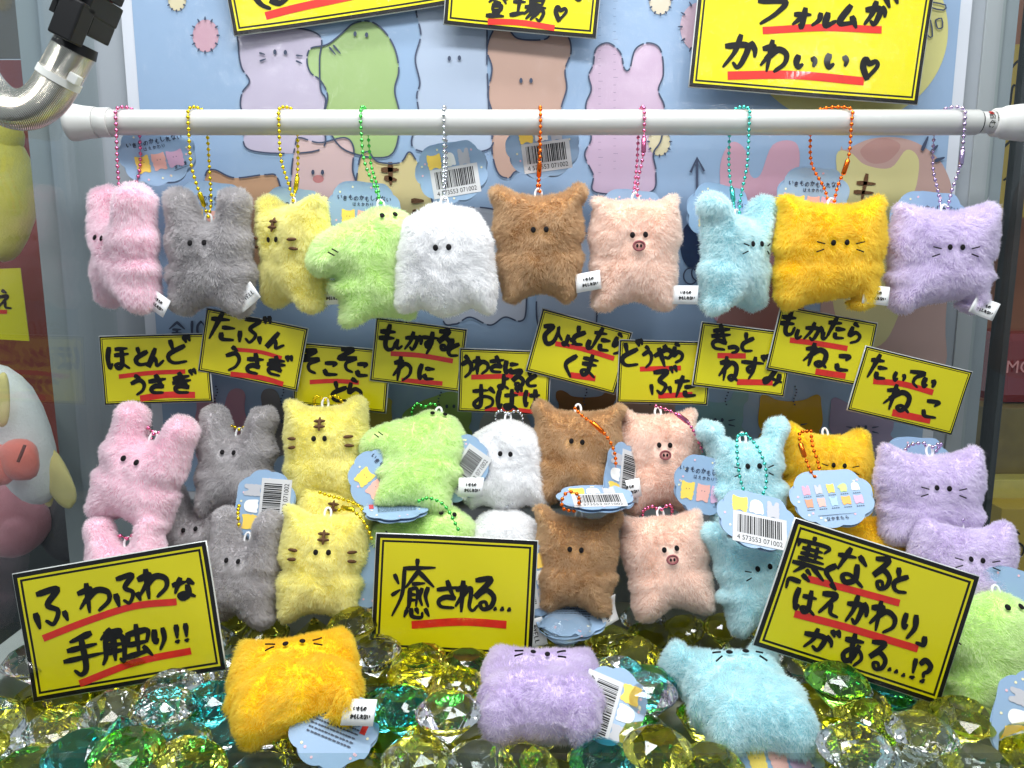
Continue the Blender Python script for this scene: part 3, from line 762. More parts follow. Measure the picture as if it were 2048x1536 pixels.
def tag_M(u, v, Y, yaw=0, pitch=0, roll=0):
    return Matrix.Translation(at(u, v, Y)) @ Matrix.Rotation(R(yaw), 4, 'Z') @ Matrix.Rotation(R(-pitch), 4, 'X') @ Matrix.Rotation(R(roll), 4, 'Y')
def hang_tag(t, M, style, w=0.058, h=0.050, double=True):
    """style: title, bar, lineup, back, plain"""
    o = MB(); P = cloud(w, h); n = len(P)
    def sheet(y, R_=None, k=1.0):
        v = [(x, y, z) for x, z in P] + [(x, y + 0.0005, z) for x, z in P]
        if R_: v = [tuple(R_ @ Vector(p)) for p in v]
        o.add(v, [tuple(range(n - 1, -1, -1)), tuple(range(n, 2 * n))] + [(i, (i + 1) % n, n + (i + 1) % n, n + i) for i in range(n)])
    sheet(0)
    if double: sheet(0.0016, Matrix.Rotation(R(7), 3, 'Y') @ Matrix.Rotation(R(2.5), 3, 'X') @ Matrix.Translation((0.001, 0.001, -0.0015)).to_3x3())
    card = o.build('hang_tag', CARD, t, M)
    y = -0.00025
    def sub(mb, name, m):
        ob = mb.build(name, m); ob.parent = card
        if name in ('printed_dots', 'barcode', 'small_print', 'printed_eyes', 'barcode_digits'): ob['kind'] = 'stuff'
    def ink():
        return Ink(lambda a, b, z: Vector((a / 1000, y - z, -b / 1000)), 0.0001)
    if style == 'title' or style == 'mini':
        k = ink()
        for i, ch in enumerate('いきものかもしれない'): k.glyph(ch, -20 + i * 4.5, -10 + (0.8 if i % 2 else 0), 3.9, 4.2, (1, 0), (0, 1), 0.55)
        for i, ch in enumerate('はえかわり'): k.glyph(ch, -8 + i * 3.6, -4.6, 2.8, 3.0, (1, 0), (0, 1), 0.35)
        sub(k.mb, 'lettering', INKN)
        for j, (sh, c) in enumerate((('tiger', 0), ('pig', 1), ('cat', 2))):
            mb = MB(); mini_fig(mb, sh, -0.013 + j * 0.013, -0.007, 0.014, y - 0.0001 - j * 0.00003); sub(mb, 'printed_figure', mat('mini_%d' % c, s2l(MINI[c]), 0.5))
            k = ink(); k.z = 0.0002
            for e in (-1.2, 1.2): k.ribbon([(-13 + j * 13 + e, 5.4), (-13 + j * 13 + e, 5.9)], 0.5)
            sub(k.mb, 'printed_eyes', INKN)
        k = ink()
        for ch, x in (('全', 12), ('1', 14.8), ('0', 16.6), ('種', 19.5)): k.glyph(ch, x, 16 - x * 0.2, 2.6, 3, (1, 0), (0, 1), 0.4)
        k.ribbon([(10, 16.5), (22, 14.5)], 0.35); sub(k.mb, 'lettering', INKN)
    if style == 'bar':
        for j, (sh, c) in enumerate((('cat', 0), ('ghost', 5), ('rabbit', 3))):
            mb = MB(); mini_fig(mb, sh, -0.013 + j * 0.0125, 0.0095, 0.0125, y - 0.0001 - j * 0.00003); sub(mb, 'printed_figure', mat('mini_%d' % c, s2l(MINI[c]), 0.5))
        z0 = -0.0085
        MB().box((0.002, y, z0), (0.040, 0.0004, 0.0235)).build('barcode_label', PAPER).parent = card
        mb = MB()
        for a, b in BARS:
            x = 0.002 - 0.0165 + a * 0.033 / 96; ww = b * 0.033 / 96
            mb.add([(x, y - 0.0003, z0 - 0.0045), (x + ww, y - 0.0003, z0 - 0.0045), (x + ww, y - 0.0003, z0 + 0.0095), (x, y - 0.0003, z0 + 0.0095)], [(0, 1, 2, 3)])
        sub(mb, 'barcode', BLACK)
        v, f = DIGITS; sub(MB().add([(0.002 + p[0] * 0.92, y - 0.0003, z0 - 0.0082 + p[1]) for p in v], f), 'barcode_digits', BLACK)
    if style == 'lineup':
        sh = ('rabbit', 'rabbit', 'tiger', 'croc', 'ghost', 'bear', 'pig', 'mouse', 'cat', 'cat')
        cc = (9, 3, 0, 4, 5, 8, 1, 6, 7, 2)
        k = ink()
        for j in range(10):
            cx = -0.018 + (j % 5) * 0.0092; cz = 0.0065 - (j // 5) * 0.0105
            mb = MB(); mini_fig(mb, sh[j], cx, cz, 0.0072, y - 0.0002); sub(mb, 'printed_figure', mat('mini_%d' % cc[j], s2l(MINI[cc[j]]), 0.5))
            for q in range(4): k.ribbon([(cx * 1000 - 2.6 + q * 1.5, -cz * 1000 + 5.2), (cx * 1000 - 1.8 + q * 1.5, -cz * 1000 + 5.4)], 0.55)
        k.ribbon([(-14, 14.5), (14, 14.5)], 0.3)
        for i, ch in enumerate('なかまたち'.replace('ち', 'ら')): k.glyph(ch, -7 + i * 3.4, 17.4, 2.8, 2.8, (1, 0), (0, 1), 0.4)
        sub(k.mb, 'lettering', INKN)
    if style == 'back':
        k = ink(); r = random.Random(8)
        for row in range(7):
            x = -14
            while x < 15:
                L = r.uniform(0.8, 2.2); k.ribbon([(x, -8 + row * 2.6), (x + L, -8 + row * 2.6)], 0.8); x += L + r.uniform(0.4, 1.0)
        sub(k.mb, 'small_print', INKN)
        for cx in (-0.019, 0.018): sub(MB().box((cx, y, 0.006), (0.0036, 0.0003, 0.009)), 'red_mark', RED)
    # confetti
    r = random.Random(int(abs(M.translation.x) * 9999)); 
    for c, nm in (((236, 190, 200), 'pink'), ((240, 232, 190), 'cream')):
        mb = MB()
        for i in range(5):
            q = r.uniform(0, 6.28); rr = r.uniform(0.72, 0.84); cx, cz = w / 2 * rr * math.cos(q), h / 2 * min(rr * math.sin(q), 0.7)
            mb.add([(cx + 0.0009 * math.cos(a * 1.05), y - 0.00005, cz + 0.0009 * math.sin(a * 1.05)) for a in range(6)], [tuple(range(6))])
        sub(mb, 'printed_dots', mat('dot_' + nm, s2l(c), 0.5))
    return card

def care_tag(t, M, style='jp', w=0.020, h=0.0150, seed=0):
    """small white satin tag, gently curled"""
    r = random.Random(seed); n = 8; k = r.uniform(0.0012, 0.0028); ph = r.uniform(0, 2); sk = r.uniform(-0.1, 0.1)
    def S(a, b): return Vector((w * a, k * math.sin(3.2 * a + ph) + 0.0012 * b * math.sin(2 * a), h * (b - 0.5) + sk * w * a))
    vs = []; fs = []
    for i in range(n + 1):
        for j in range(3): vs.append(S(i / n, j / 2))
    for i in range(n):
        for j in range(2): fs.append((i * 3 + j, (i + 1) * 3 + j, (i + 1) * 3 + j + 1, i * 3 + j + 1))
    ob = MB().add(vs, fs, True).build('care_tag', CLOTHW, t, M)
    sol = ob.modifiers.new('thickness', 'SOLIDIFY'); sol.thickness = 0.0003
    ik = Ink(lambda a, b, z: S(a, 1 - b) + Vector((0, -0.0003 - z, 0)), 0.0001)
    if style == 'jp':
        for row, s in enumerate(('いきもの', 'かもしれない')):
            for i, ch in enumerate(s): ik.glyph(ch, 0.30 + (0.06 if row == 0 else 0) + i * 0.105, 0.36 + row * 0.30, 0.10, 0.18, (1, 0), (0, 1), 0.028)
    else:
        for i, ch in enumerate('©YELL'): ik.glyph(ch, 0.3 + i * 0.13, 0.5, 0.11, 0.24, (1, 0), (0, 1), 0.03)
    lo = ik.mb.build('lettering', BLACK); lo.parent = ob
    return ob

# line-up of toys printed along the bottom of the poster
for (kind, u, v, s) in (('pink', 442, 850, 1.5), ('gray', 572, 850, 1.5), ('tiger', 730, 868, 1.55), ('croc', 882, 850, 1.6), ('ghost', 1010, 870, 1.5), ('bear', 1172, 852, 1.6), ('pig', 1300, 868, 1.5), ('mouse', 1436, 848, 1.55), ('cat', 1580, 856, 1.5), ('purple', 1722, 862, 1.5)):
    sh = SHAPE[kind]
    if sh == 'croc': pts = CROC
    else:
        h = HALF[sh]; pts = h + [(-x, z) for x, z in reversed(h[1:-1])]
    c = tuple(int(x * 0.86) for x in RGB[kind])
    pprint('printed_toy', [(u + x * s, v - z * s) for x, z in pts], c)
    ex = 12 if kind == 'croc' else 0; ez = {'croc': 24}.get(kind, 6)
    for sg in (-1, 1): dot(u + ex * s + sg * 7, v - ez * s, 3, 4)
    if kind in ('mouse', 'purple', 'cat'):
        for sg in (-1, 1):
            POUT.ribbon(((u + sg * 20, v - 8), (u + sg * 32, v - 10)), 2.5); POUT.ribbon(((u + sg * 20, v), (u + sg * 32, v + 3)), 2.5)
    flush('printed_face', True)


# ------------------------------------------------------------------ the white tension rod
RY = 0.640
rz = at(1024, 245, RY).z; rr = 0.0098
x0, x1 = at(205, 245, RY).x, at(1985, 245, RY).x
rod = thing('tension_rod', ((x0 + x1) / 2, RY, rz), 'white tension rod the upper row of plush toys hangs from', 'rod')
def xtube(xs, rs, n=32): return MB().tube([(x, RY, rz) for x in xs], rs, n)
xj = at(1955, 245, RY).x
xtube([x0, xj - 0.001, xj], [rr, rr, rr - 0.0004]).build('outer_tube', WHITE, rod)
xtube([xj - 0.002, x1 + 0.012], [rr - 0.0014] * 2).build('inner_tube', WHITE, rod)
for xx in (xj + 0.0006,): xtube([xx, xx + 0.0006], [rr - 0.0011] * 2).build('joint_ring', BLACK, rod)
CAP = mat('white_rubber', (0.54, 0.54, 0.52), 0.5)
a = at(140, 245, RY).x
xtube([a, a + 0.001, a + 0.005, a + 0.012, a + 0.022], [.0132, .0144, .0142, .0128, .0118]).build('end_cap', CAP, rod)
xtube([a + 0.0222, a + 0.0228, a + 0.0325, a + 0.033], [.0110, .0113, .0113, .0110]).build('cap_collar', CAP, rod)
b = at(2000, 245, RY).x
xtube([b - 0.006, b - 0.005, b, b + 0.004, b + 0.012, b + 0.02, b + 0.024], [.0092, .0108, .0112, .0128, .0138, .0146, .0140]).build('end_cap', CAP, rod)
def curved_print(x, ang, w, hh, rad):
    v = []
    for i in range(5):
        q = R(ang + hh * (i / 4 - 0.5)); v += [(x - w / 2, RY - rad * math.cos(q), rz + rad * math.sin(q)), (x + w / 2, RY - rad * math.cos(q), rz + rad * math.sin(q))]
    return MB().add(v, [(i * 2, i * 2 + 1, i * 2 + 3, i * 2 + 2) for i in range(4)])
xl = at(1972, 245, RY).x; r2 = rr - 0.0012
curved_print(xl + 0.0005, 52, 0.0032, 26, r2).build('red_mark', RED, rod)
v, f = text_mesh('縮む', 0.0075)
def wrap(p): 
    q = R(8 - p[0] / r2 * 57.3); return (xl + p[1] * 0.72, RY - (r2 + 0.0001) * math.cos(q), rz + (r2 + 0.0001) * math.sin(q))
MB().add([wrap(p) for p in v], f).build('lettering', BLACK, rod)
v, f = text_mesh('Small', 0.0045)
def wrap2(p):
    q = R(30 - p[0] / r2 * 57.3); return (xl + 0.0052 + p[1] * 0.8, RY - (r2 + 0.0001) * math.cos(q), rz + (r2 + 0.0001) * math.sin(q))
MB().add([wrap2(p) for p in v], f).build('lettering', BLACK, rod)

# ------------------------------------------------------------------ signs
NC = 'yellow name cards in front of the poster'
def card(label, px, Y, texts, reds): sign('name_card', label, px, Y, 0.03, texts, reds, 8.2, (0.0013, 0.0019, 0.0026), NC)
card('yellow name card reading ほとんどうさぎ under the pink rabbit', [(202, 671), (414, 669), (426, 801), (209, 811)], 0.655,
     [('ほ', 236, 716, 46, 48), ('と', 282, 713, 30, 38), ('ん', 310, 716, 36, 38), ('ど', 356, 701, 54, 56), ('う', 277, 770, 34, 40), ('さ', 315, 769, 38, 38), ('ぎ', 368, 764, 54, 48)],
     [([(239, 753), (300, 746), (371, 743)], 9), ([(281, 797), (330, 790), (390, 790)], 13)])
card('yellow name card reading たぶんうさぎ, tilted under the gray rabbit', [(419, 618), (619, 658), (591, 781), (393, 740)], 0.653,
     [('た', 447, 655, 54, 58), ('ぶ', 507, 660, 62, 60), ('ん', 552, 682, 38, 34), ('う', 466, 718, 36, 50), ('さ', 509, 728, 36, 42), ('ぎ', 557, 731, 52, 44)],
     [([(472, 699), (520, 704), (564, 716)], 8), ([(461, 748), (520, 755), (567, 768)], 10)])
card('yellow name card reading そこそことら behind the lower tiger ears', [(593, 685), (779, 702), (773, 826), (586, 808)], 0.658,
     [('そ', 620, 722, 44, 50), ('こ', 661, 736, 32, 34), ('そ', 694, 720, 44, 50), ('こ', 724, 738, 26, 34), ('と', 678, 784, 36, 42), ('ら', 709, 780, 36, 46)],
     [([(620, 764), (670, 762), (718, 765)], 9), ([(676, 812), (735, 811)], 8)])
card('yellow name card reading もしかするとわに under the crocodile', [(755, 635), (938, 661), (914, 782), (739, 761)], 0.656,
     [('も', 777, 675, 42, 52), ('し', 798, 689, 16, 18), ('か', 827, 683, 36, 38), ('す', 859, 686, 36, 44), ('る', 888, 680, 30, 42), ('と', 907, 696, 24, 36), ('わ', 806, 738, 38, 48), ('に', 853, 745, 34, 34)],
     [([(782, 707), (840, 711), (906, 722)], 10), ([(803, 760), (885, 767)], 9)])
card('yellow name card reading うわさによるとおばけ above the lower ghost', [(921, 697), (1102, 704), (1096, 830), (916, 822)], 0.654,
     [('う', 934, 733, 26, 44), ('わ', 962, 731, 34, 34), ('さ', 994, 729, 32, 34), ('に', 1023, 735, 30, 28), ('よ', 1006, 764, 26, 30), ('る', 1035, 757, 28, 36), ('と', 1063, 758, 22, 32), ('お', 967, 794, 48, 50), ('ば', 1018, 797, 52, 46), ('け', 1063, 798, 34, 38)],
     [([(943, 754), (1027, 752)], 10), ([(1025, 787), (1060, 789)], 8), ([(970, 818), (1030, 819), (1093, 827)], 8)])
card('yellow name card reading ひょっとしたらくま, tilted under the brown bear', [(1087, 618), (1265, 666), (1227, 788), (1051, 741)], 0.652,
     [('ひ', 1105, 669, 44, 46), ('ょ', 1133, 681, 18, 22), ('つ', 1146, 684, 12, 12, 5), ('と', 1158, 672, 24, 40), ('し', 1180, 690, 14, 16), ('た', 1204, 680, 38, 48), ('ら', 1236, 688, 26, 44), ('く', 1140, 731, 28, 46), ('ま', 1178, 732, 38, 46)],
     [([(1111, 687), (1165, 698), (1228, 717)], 10), ([(1141, 750), (1191, 757)], 12)])
card('yellow name card reading どうやらぶた under the peach pig', [(1240, 680), (1420, 685), (1416, 810), (1234, 805)], 0.650,
     [('ど', 1262, 707, 46, 54), ('う', 1295, 714, 24, 44), ('や', 1328, 712, 38, 42), ('ら', 1355, 706, 26, 40), ('ぶ', 1326, 762, 56, 58), ('た', 1371, 774, 44, 44)],
     [([(1280, 738), (1362, 736)], 10), ([(1317, 792), (1385, 789)], 11)])
card('yellow name card reading きっとねずみ under the blue mouse', [(1404, 644), (1587, 667), (1567, 793), (1384, 770)], 0.647,
     [('き', 1442, 675, 46, 54), ('つ', 1467, 698, 22, 18), ('と', 1495, 685, 26, 40), ('ね', 1458, 738, 40, 48), ('ず', 1508, 734, 54, 50), ('み', 1546, 752, 38, 38)],
     [([(1435, 711), (1492, 712)], 11), ([(1474, 764), (1545, 765)], 12)])
card('yellow name card reading もしかしたらねこ, tilted under the yellow cat', [(1562, 612), (1760, 647), (1720, 772), (1533, 736)], 0.644,
     [('も', 1577, 646, 38, 50), ('し', 1597, 669, 14, 18), ('か', 1628, 664, 40, 38), ('し', 1649, 672, 12, 14), ('た', 1674, 658, 38, 44), ('ら', 1709, 667, 30, 42), ('ね', 1633, 711, 50, 46), ('こ', 1686, 724, 30, 42)],
     [([(1580, 680), (1635, 687), (1695, 697)], 11), ([(1632, 743), (1691, 752)], 12)])
card('yellow name card reading たいていねこ, tilted at the right end under the purple cat', [(1732, 694), (1946, 743), (1898, 870), (1693, 817)], 0.641,
     [('た', 1757, 735, 40, 52), ('い', 1799, 755, 26, 24), ('て', 1832, 757, 32, 38), ('い', 1857, 767, 26, 26), ('ね', 1797, 797, 58, 52), ('こ', 1862, 816, 34, 48)],
     [([(1746, 762), (1805, 768), (1866, 785)], 12), ([(1785, 825), (1861, 841)], 14)])

def big(label, px, Y, lean, texts, reds, sw, bd=(0.0030, 0.0044, 0.0060)): sign('notice_sign', label, px, Y, lean, texts, reds, sw, bd)
big('large yellow sign reading ふわふわな手触り standing in the gems at left', [(32, 1147), (417, 1082), (447, 1338), (64, 1404)], 0.498, 0.18,
    [('ふ', 102, 1214, 74, 80), ('わ', 190, 1194, 70, 58), ('ふ', 254, 1179, 58, 64), ('わ', 308, 1166, 64, 58), ('な', 369, 1176, 46, 42), ('手', 167, 1308, 82, 84), ('触', 252, 1287, 104, 70), ('り', 320, 1278, 32, 42), ('!', 355, 1268, 12, 36), ('!', 374, 1265, 12, 36)],
    [([(88, 1276), (180, 1240), (270, 1212), (354, 1203)], 14), ([(160, 1367), (270, 1325), (383, 1301)], 14)], 10.5)
big('large yellow sign reading 癒される in the middle between the tigers and bear', [(758, 1064), (1076, 1085), (1062, 1318), (738, 1306)], 0.540, 0.16,
    [('癒', 827, 1177, 84, 118, 7.5), ('さ', 896, 1190, 52, 58), ('れ', 934, 1194, 48, 62), ('る', 968, 1187, 50, 68), ('・', 991, 1218, 16, 16), ('・', 1005, 1218, 16, 16), ('・', 1019, 1219, 16, 16)],
    [([(824, 1250), (920, 1244), (1013, 1249)], 16)], 9)
big('large tilted yellow sign reading 寒くなると in front of the purple cats', [(1570, 1040), (1947, 1140), (1888, 1422), (1528, 1287)], 0.482, 0.15,
    [('寒', 1621, 1118, 74, 88, 8), ('く', 1661, 1146, 28, 36), ('な', 1703, 1134, 66, 72), ('る', 1763, 1146, 44, 66), ('と', 1801, 1162, 34, 50), ('「', 1584, 1171, 32, 30), ('は', 1609, 1202, 48, 48), ('え', 1661, 1201, 46, 68), ('か', 1714, 1221, 46, 60), ('わ', 1767, 1235, 56, 60), ('り', 1818, 1252, 38, 50), ('」', 1840, 1279, 20, 20), ('が', 1642, 1280, 76, 50), ('あ', 1707, 1300, 46, 64), ('る', 1755, 1310, 42, 60), ('・', 1779, 1339, 16, 16), ('・', 1792, 1343, 16, 16), ('・', 1806, 1350, 16, 16), ('!', 1826, 1337, 12, 42), ('?', 1848, 1341, 28, 48)],
    [([(1615, 1157), (1707, 1181), (1799, 1206)], 14), ([(1589, 1227), (1690, 1254), (1835, 1297)], 15)], 9.8)
# three signs taped to the poster, cut by the top of the picture
big('yellow sign at the top, left of the others, tilted upward', [(430, -130), (905, -210), (960, 2), (472, 68)], 0.690, 0.0,
    [[(516, -30), (512, -6), (524, 10), (540, 17)], [(543, 2), (560, 6), (576, -4)], [(650, -40), (700, -36), (680, -10)], [(590, -30), (610, -46)], ('は', 620, -60, 60, 60), ('で', 720, -70, 60, 60)] if False else [[(516, -30), (512, -6), (524, 10), (540, 17)], [(543, 2), (560, 6), (576, -4)]],
    [([(532, 32), (600, 14), (720, -12)], 16)], 11)
big('yellow sign reading 登場 at the top, left of the widest sign', [(906, -150), (1228, -150), (1176, 91), (885, 32)], 0.684, 0.0,
    [('登', 994, 10, 40, 50, 7.5), ('場', 1058, 14, 68, 54, 7.5), ('♡', 1121, 27, 26, 32), [(1150, -6), (1158, 0), (1166, -8)]],
    [([(976, 43), (1039, 45), (1109, 56)], 12)], 8)
big('widest yellow sign at the top right reading フォルムがかわいい', [(1430, -180), (1900, -150), (1820, 212), (1363, 169)], 0.678, 0.0,
    [('フ', 1541, 22, 64, 56), ('ォ', 1604, 36, 38, 42), ('ル', 1649, 40, 50, 28), ('ム', 1698, 33, 42, 44), ('か', 1751, 28, 44, 50), [(1770, -8), (1778, 14)], [(1788, -12), (1794, 6)], ('か', 1480, 105, 70, 72), ('わ', 1550, 113, 56, 64), ('い', 1611, 125, 48, 34), ('い', 1673, 124, 50, 38), ('♡', 1738, 137, 36, 46)],
    [([(1526, 61), (1645, 55), (1763, 60)], 15), ([(1455, 152), (1587, 150), (1727, 163)], 17)], 10.5)

# ------------------------------------------------------------------ plush toys: (kind, words, (u, v, Y, yaw, pitch, roll, scale))
HG = 'plush toys hanging from the white rod'
CC = {'pink': 'pink', 'gray': 'gold', 'tiger': 'gold', 'croc': 'green', 'ghost': 'silver', 'bear': 'orange', 'pig': 'pink', 'mouse': 'teal', 'cat': 'orange', 'purple': 'lilac'}
#  kind, label, pose, front strand u at rod, back strand u at rod, tag (style,u,v,Y,yaw,pitch,roll), care tag (style,u,v,roll)
HANG = [
 ('pink', 'pink plush rabbit turned aside, hanging leftmost on the rod', (250, 497, 0.604, -38, 0, 3, 1.0), 246, 264, ('title', 314, 306, 0.622, 8, 4, -12), ('jp', 292, 592, 28)),
 ('gray', 'gray plush rabbit hanging on the rod between pink rabbit and tiger', (421, 507, 0.604, -6, 0, 0, 1.02), 388, 402, ('title', 425, 420, 0.628, 6, 0, 4), ('en', 474, 610, -34)),
 ('tiger', 'pale yellow plush tiger turned aside, hanging on the rod', (588, 508, 0.606, -36, 0, 2, 0.96), 566, 586, ('title', 588, 432, 0.630, -10, 0, 6), ('jp', 638, 592, 2)),
 ('croc', 'light green plush crocodile hanging on the rod', (745, 527, 0.592, 20, 0, -6, 1.0), 727, 730, ('title', 728, 420, 0.630, 6, 0, 2), None),
 ('ghost', 'white plush ghost hanging on the rod', (890, 521, 0.584, 0, 0, 0, 1.03), 890, 889, ('bar', 903, 342, 0.622, -6, 0, -9), None),
 ('bear', 'brown plush bear hanging on the rod', (1078, 488, 0.602, 0, 0, -1, 1.0), 1080, 1080, ('bar', 1086, 292, 0.622, 4, 0, -8), ('jp', 1152, 568, -6)),
 ('pig', 'peach plush pig hanging on the rod', (1268, 506, 0.602, 0, 0, 0, 1.0), 1284, 1282, ('title', 1264, 436, 0.630, 3, 0, 3), ('jp', 1346, 590, 2)),
 ('mouse', 'light blue plush mouse turned aside, hanging on the rod', (1470, 508, 0.602, 34, 0, 0, 1.0), 1490, 1468, ('title', 1440, 426, 0.628, 14, 0, 8), None),
 ('cat', 'bright yellow plush cat hanging on the rod', (1656, 507, 0.600, 0, 0, 0, 1.0), 1691, 1633, ('title', 1627, 392, 0.626, 2, 0, 2), ('jp', 1728, 588, 4)),
 ('purple', 'purple plush cat hanging rightmost on the rod', (1880, 516, 0.600, 0, 0, 0, 0.97), 1913, 1886, ('title', 1856, 440, 0.628, -8, 0, 3), ('jp', 1948, 606, 24)),
]
for kind, label, pose, uf, ub, tg, ct in HANG:
    pose = (pose[0], pose[1], pose[2] + 0.038) + tuple(pose[3:6]) + (pose[6] * 1.063,)
    t, M = plush(kind, label, pose, 0, HG)
    zt = (ZT[SHAPE[kind]] - 2.5) / 1000 + 0.0075
    lp = M @ Vector((0.012 if kind == 'croc' else 0, 0, zt))
    xf, xb = at(uf, 245, RY).x, at(ub, 245, RY).x; q = rr + 0.0018
    pts = [lp + Vector((0.0012, -0.003, -0.002)), lp + Vector(((xf - lp.x) * 0.25, -0.006, 0.010)), Vector((lp.x + (xf - lp.x) * 0.85, RY - q - 0.001, (lp.z + rz) / 2)), Vector((xf, RY - q, rz - 0.006)), Vector((xf, RY - q, rz)), Vector((xf, RY - q * .75, rz + q * .75)),
           Vector(((xf + xb) / 2, RY, rz + q)), Vector((xb, RY + q * .75, rz + q * .75)), Vector((xb, RY + q, rz - 0.004)), Vector((lp.x + (xb - lp.x) * 0.85, RY + q, (lp.z + rz) / 2)), lp + Vector(((xb - lp.x) * 0.25, 0.008, 0.010)), lp + Vector((-0.0012, 0.003, -0.002))]
    chain(t, CC[kind], pts, {'pink': 0.10, 'gray': 0.10, 'tiger': 0.9, 'bear': 0.12, 'pig': 0.22, 'cat': 0.16, 'purple': 0.2, 'mouse': 0.9}.get(kind))
    hang_tag(t, tag_M(tg[1], tg[2], tg[3] + 0.034, *tg[4:]), tg[0], w=0.062, h=0.053)
    if ct: care_tag(t, tag_M(ct[1], ct[2], pose[2] - 0.014, 0, 0, ct[3]), ct[0], seed=int(ct[1]))

LB = 'plush toys propped against the poster in the back row below'
LF = 'plush toys sitting on the gems in the lower row'
LY = 'plush toys lying loose on the gems in front'
LOW = [
 ('pink', 'pink plush rabbit leaning right, in the back row below its name card', (286, 940, 0.606, -6, 14, 15, 1.10), LB),
 ('gray', 'gray plush rabbit in the lower back row beside the leaning pink rabbit', (474, 924, 0.632, -2, 16, 1, 0.98), LB),
 ('tiger', 'yellow plush tiger with forehead stripe, topmost of the stacked tigers', (652, 905, 0.622, 0, 14, -2, 1.02), LB),
 ('croc', 'light green plush crocodile in the lower back row with its blue tag behind', (836, 918, 0.612, 0, 34, 4, 1.02), LB),
 ('ghost', 'white plush ghost in the lower back row under its name card', (1014, 930, 0.620, -4, 16, 0, 0.96), LB),
 ('bear', 'brown plush bear in the lower back row with orange chain across its face', (1152, 908, 0.620, -4, 14, 2, 1.0), LB),
 ('pig', 'peach plush pig in the lower back row beside the brown bear', (1318, 922, 0.628, 2, 14, 0, 1.0), LB),
 ('mouse', 'light blue plush mouse with a teal chain looped over its face', (1490, 950, 0.600, 2, 14, -2, 1.02), LB),
 ('cat', 'bright yellow plush cat with an orange chain, half behind a tag', (1650, 950, 0.622, 10, 16, 6, 0.95), LB),
 ('purple', 'purple plush cat at the right, sitting above the lowest purple cat', (1858, 992, 0.575, 0, 12, 2, 0.95), LB),
 ('pink', 'pink plush rabbit whose ears rise behind the left sign', (255, 1150, 0.572, 0, 22, -6, 1.0), LF),
 ('gray', 'gray plush rabbit pressed behind the others between pink and gray rabbits', (400, 1070, 0.625, 0, 12, -6, 0.96), LF),
 ('gray', 'gray plush rabbit sitting low, right of the left sign', (488, 1135, 0.570, -10, 16, 2, 0.92), LF),
 ('tiger', 'yellow plush tiger squeezed between the top and bottom tigers', (668, 1065, 0.604, 4, 14, 6, 0.98), LF),
 ('tiger', 'yellow plush tiger at the bottom of the tiger stack, left of the middle sign', (648, 1128, 0.570, 8, 16, 5, 0.98), LF),
 ('croc', 'light green plush crocodile peeking over the middle sign', (850, 1112, 0.582, 0, 24, 8, 1.0), LF),
 ('ghost', 'white plush ghost half hidden behind the middle sign', (1012, 1118, 0.590, 0, 18, 0, 0.96), LF),
 ('bear', 'brown plush bear sitting low, right of the middle sign', (1152, 1122, 0.568, -8, 18, 2, 0.96), LF),
 ('pig', 'peach plush pig sitting low beside the brown bear', (1334, 1128, 0.570, 0, 18, -6, 0.96), LF),
 ('mouse', 'light blue plush mouse half hidden by the right sign', (1508, 1148, 0.560, 6, 16, -8, 0.98), LF),
 ('cat', 'bright yellow plush cat whose ear shows above the right sign', (1722, 1120, 0.580, 0, 16, 4, 0.95), LF),
 ('purple', 'purple plush cat lowest at the right, behind the right sign', (1925, 1140, 0.545, 0, 22, 4, 0.92), LF),
 ('croc', 'light green plush crocodile at the right edge beside the right sign', (1966, 1308, 0.505, 0, 16, 0, 1.02), LF),
 ('cat', 'bright yellow plush cat lying face up on the gems', (592, 1370, 0.462, 10, 88, -6, 1.02, 1.15), LY),
 ('purple', 'purple plush cat lying face up on the gems at the front', (1080, 1392, 0.454, -2, 92, 0, 0.94, 1.3), LY),
 ('mouse', 'light blue plush mouse lying face up on the gems', (1480, 1394, 0.462, 3, 90, 0, 1.12, 1.12), LY),
]
TOY = []
for kind, label, pose, grp in LOW: TOY.append(plush(kind, label, pose, 1 if grp == LB else 2, grp))
def px_chain(i, col, pts, clasp=None): chain(TOY[i][0], col, [at(*p) for p in pts], clasp)
def loop_chain(i, col, kind):
    t, M = TOY[i]; zt = (ZT[SHAPE[kind]]) / 1000 + 0.004
    P = [M @ Vector(p) for p in ((0.001, -0.003, zt), (0.008, -0.002, zt + 0.003), (0.012, 0.010, zt - 0.002), (0.010, 0.022, zt - 0.012), (-0.008, 0.024, zt - 0.014), (-0.012, 0.012, zt - 0.001), (-0.006, -0.001, zt + 0.003), (-0.001, 0.002, zt))]
    chain(t, col, P)
px_chain(7, 'teal', [(1492, 868, .585), (1476, 872, .575), (1474, 900, .568), (1478, 945, .562), (1490, 985, .556), (1514, 1000, .556), (1531, 975, .562), (1531, 935, .566), (1515, 895, .572), (1496, 872, .582)])
px_chain(8, 'orange', [(1622, 862, .606), (1600, 866, .600), (1602, 890, .594), (1612, 920, .588), (1626, 950, .580), (1640, 955, .580), (1636, 925, .588), (1626, 895, .594), (1622, 868, .604)], 0.3)
px_chain(5, 'orange', [(1150, 816, .604), (1165, 832, .598), (1190, 850, .592), (1215, 875, .588), (1229, 905, .588), (1232, 935, .592)], 0.45)
px_chain(6, 'pink', [(1312, 812, .612), (1330, 818, .606), (1352, 828, .602), (1378, 848, .604), (1396, 880, .612), (1406, 905, .612)], 0.5)
px_chain(12, 'gold', [(478, 1012, .560), (476, 1025, .552), (477, 1042, .548), (478, 1056, .550)])
px_chain(14, 'gold', [(678, 1020, .560), (700, 1018, .556), (722, 1036, .548), (736, 1058, .545), (744, 1080, .546)], 0.2)
px_chain(13, 'gold', [(640, 985, .592), (660, 992, .588), (690, 1000, .582), (715, 1010, .578), (726, 1022, .575)])
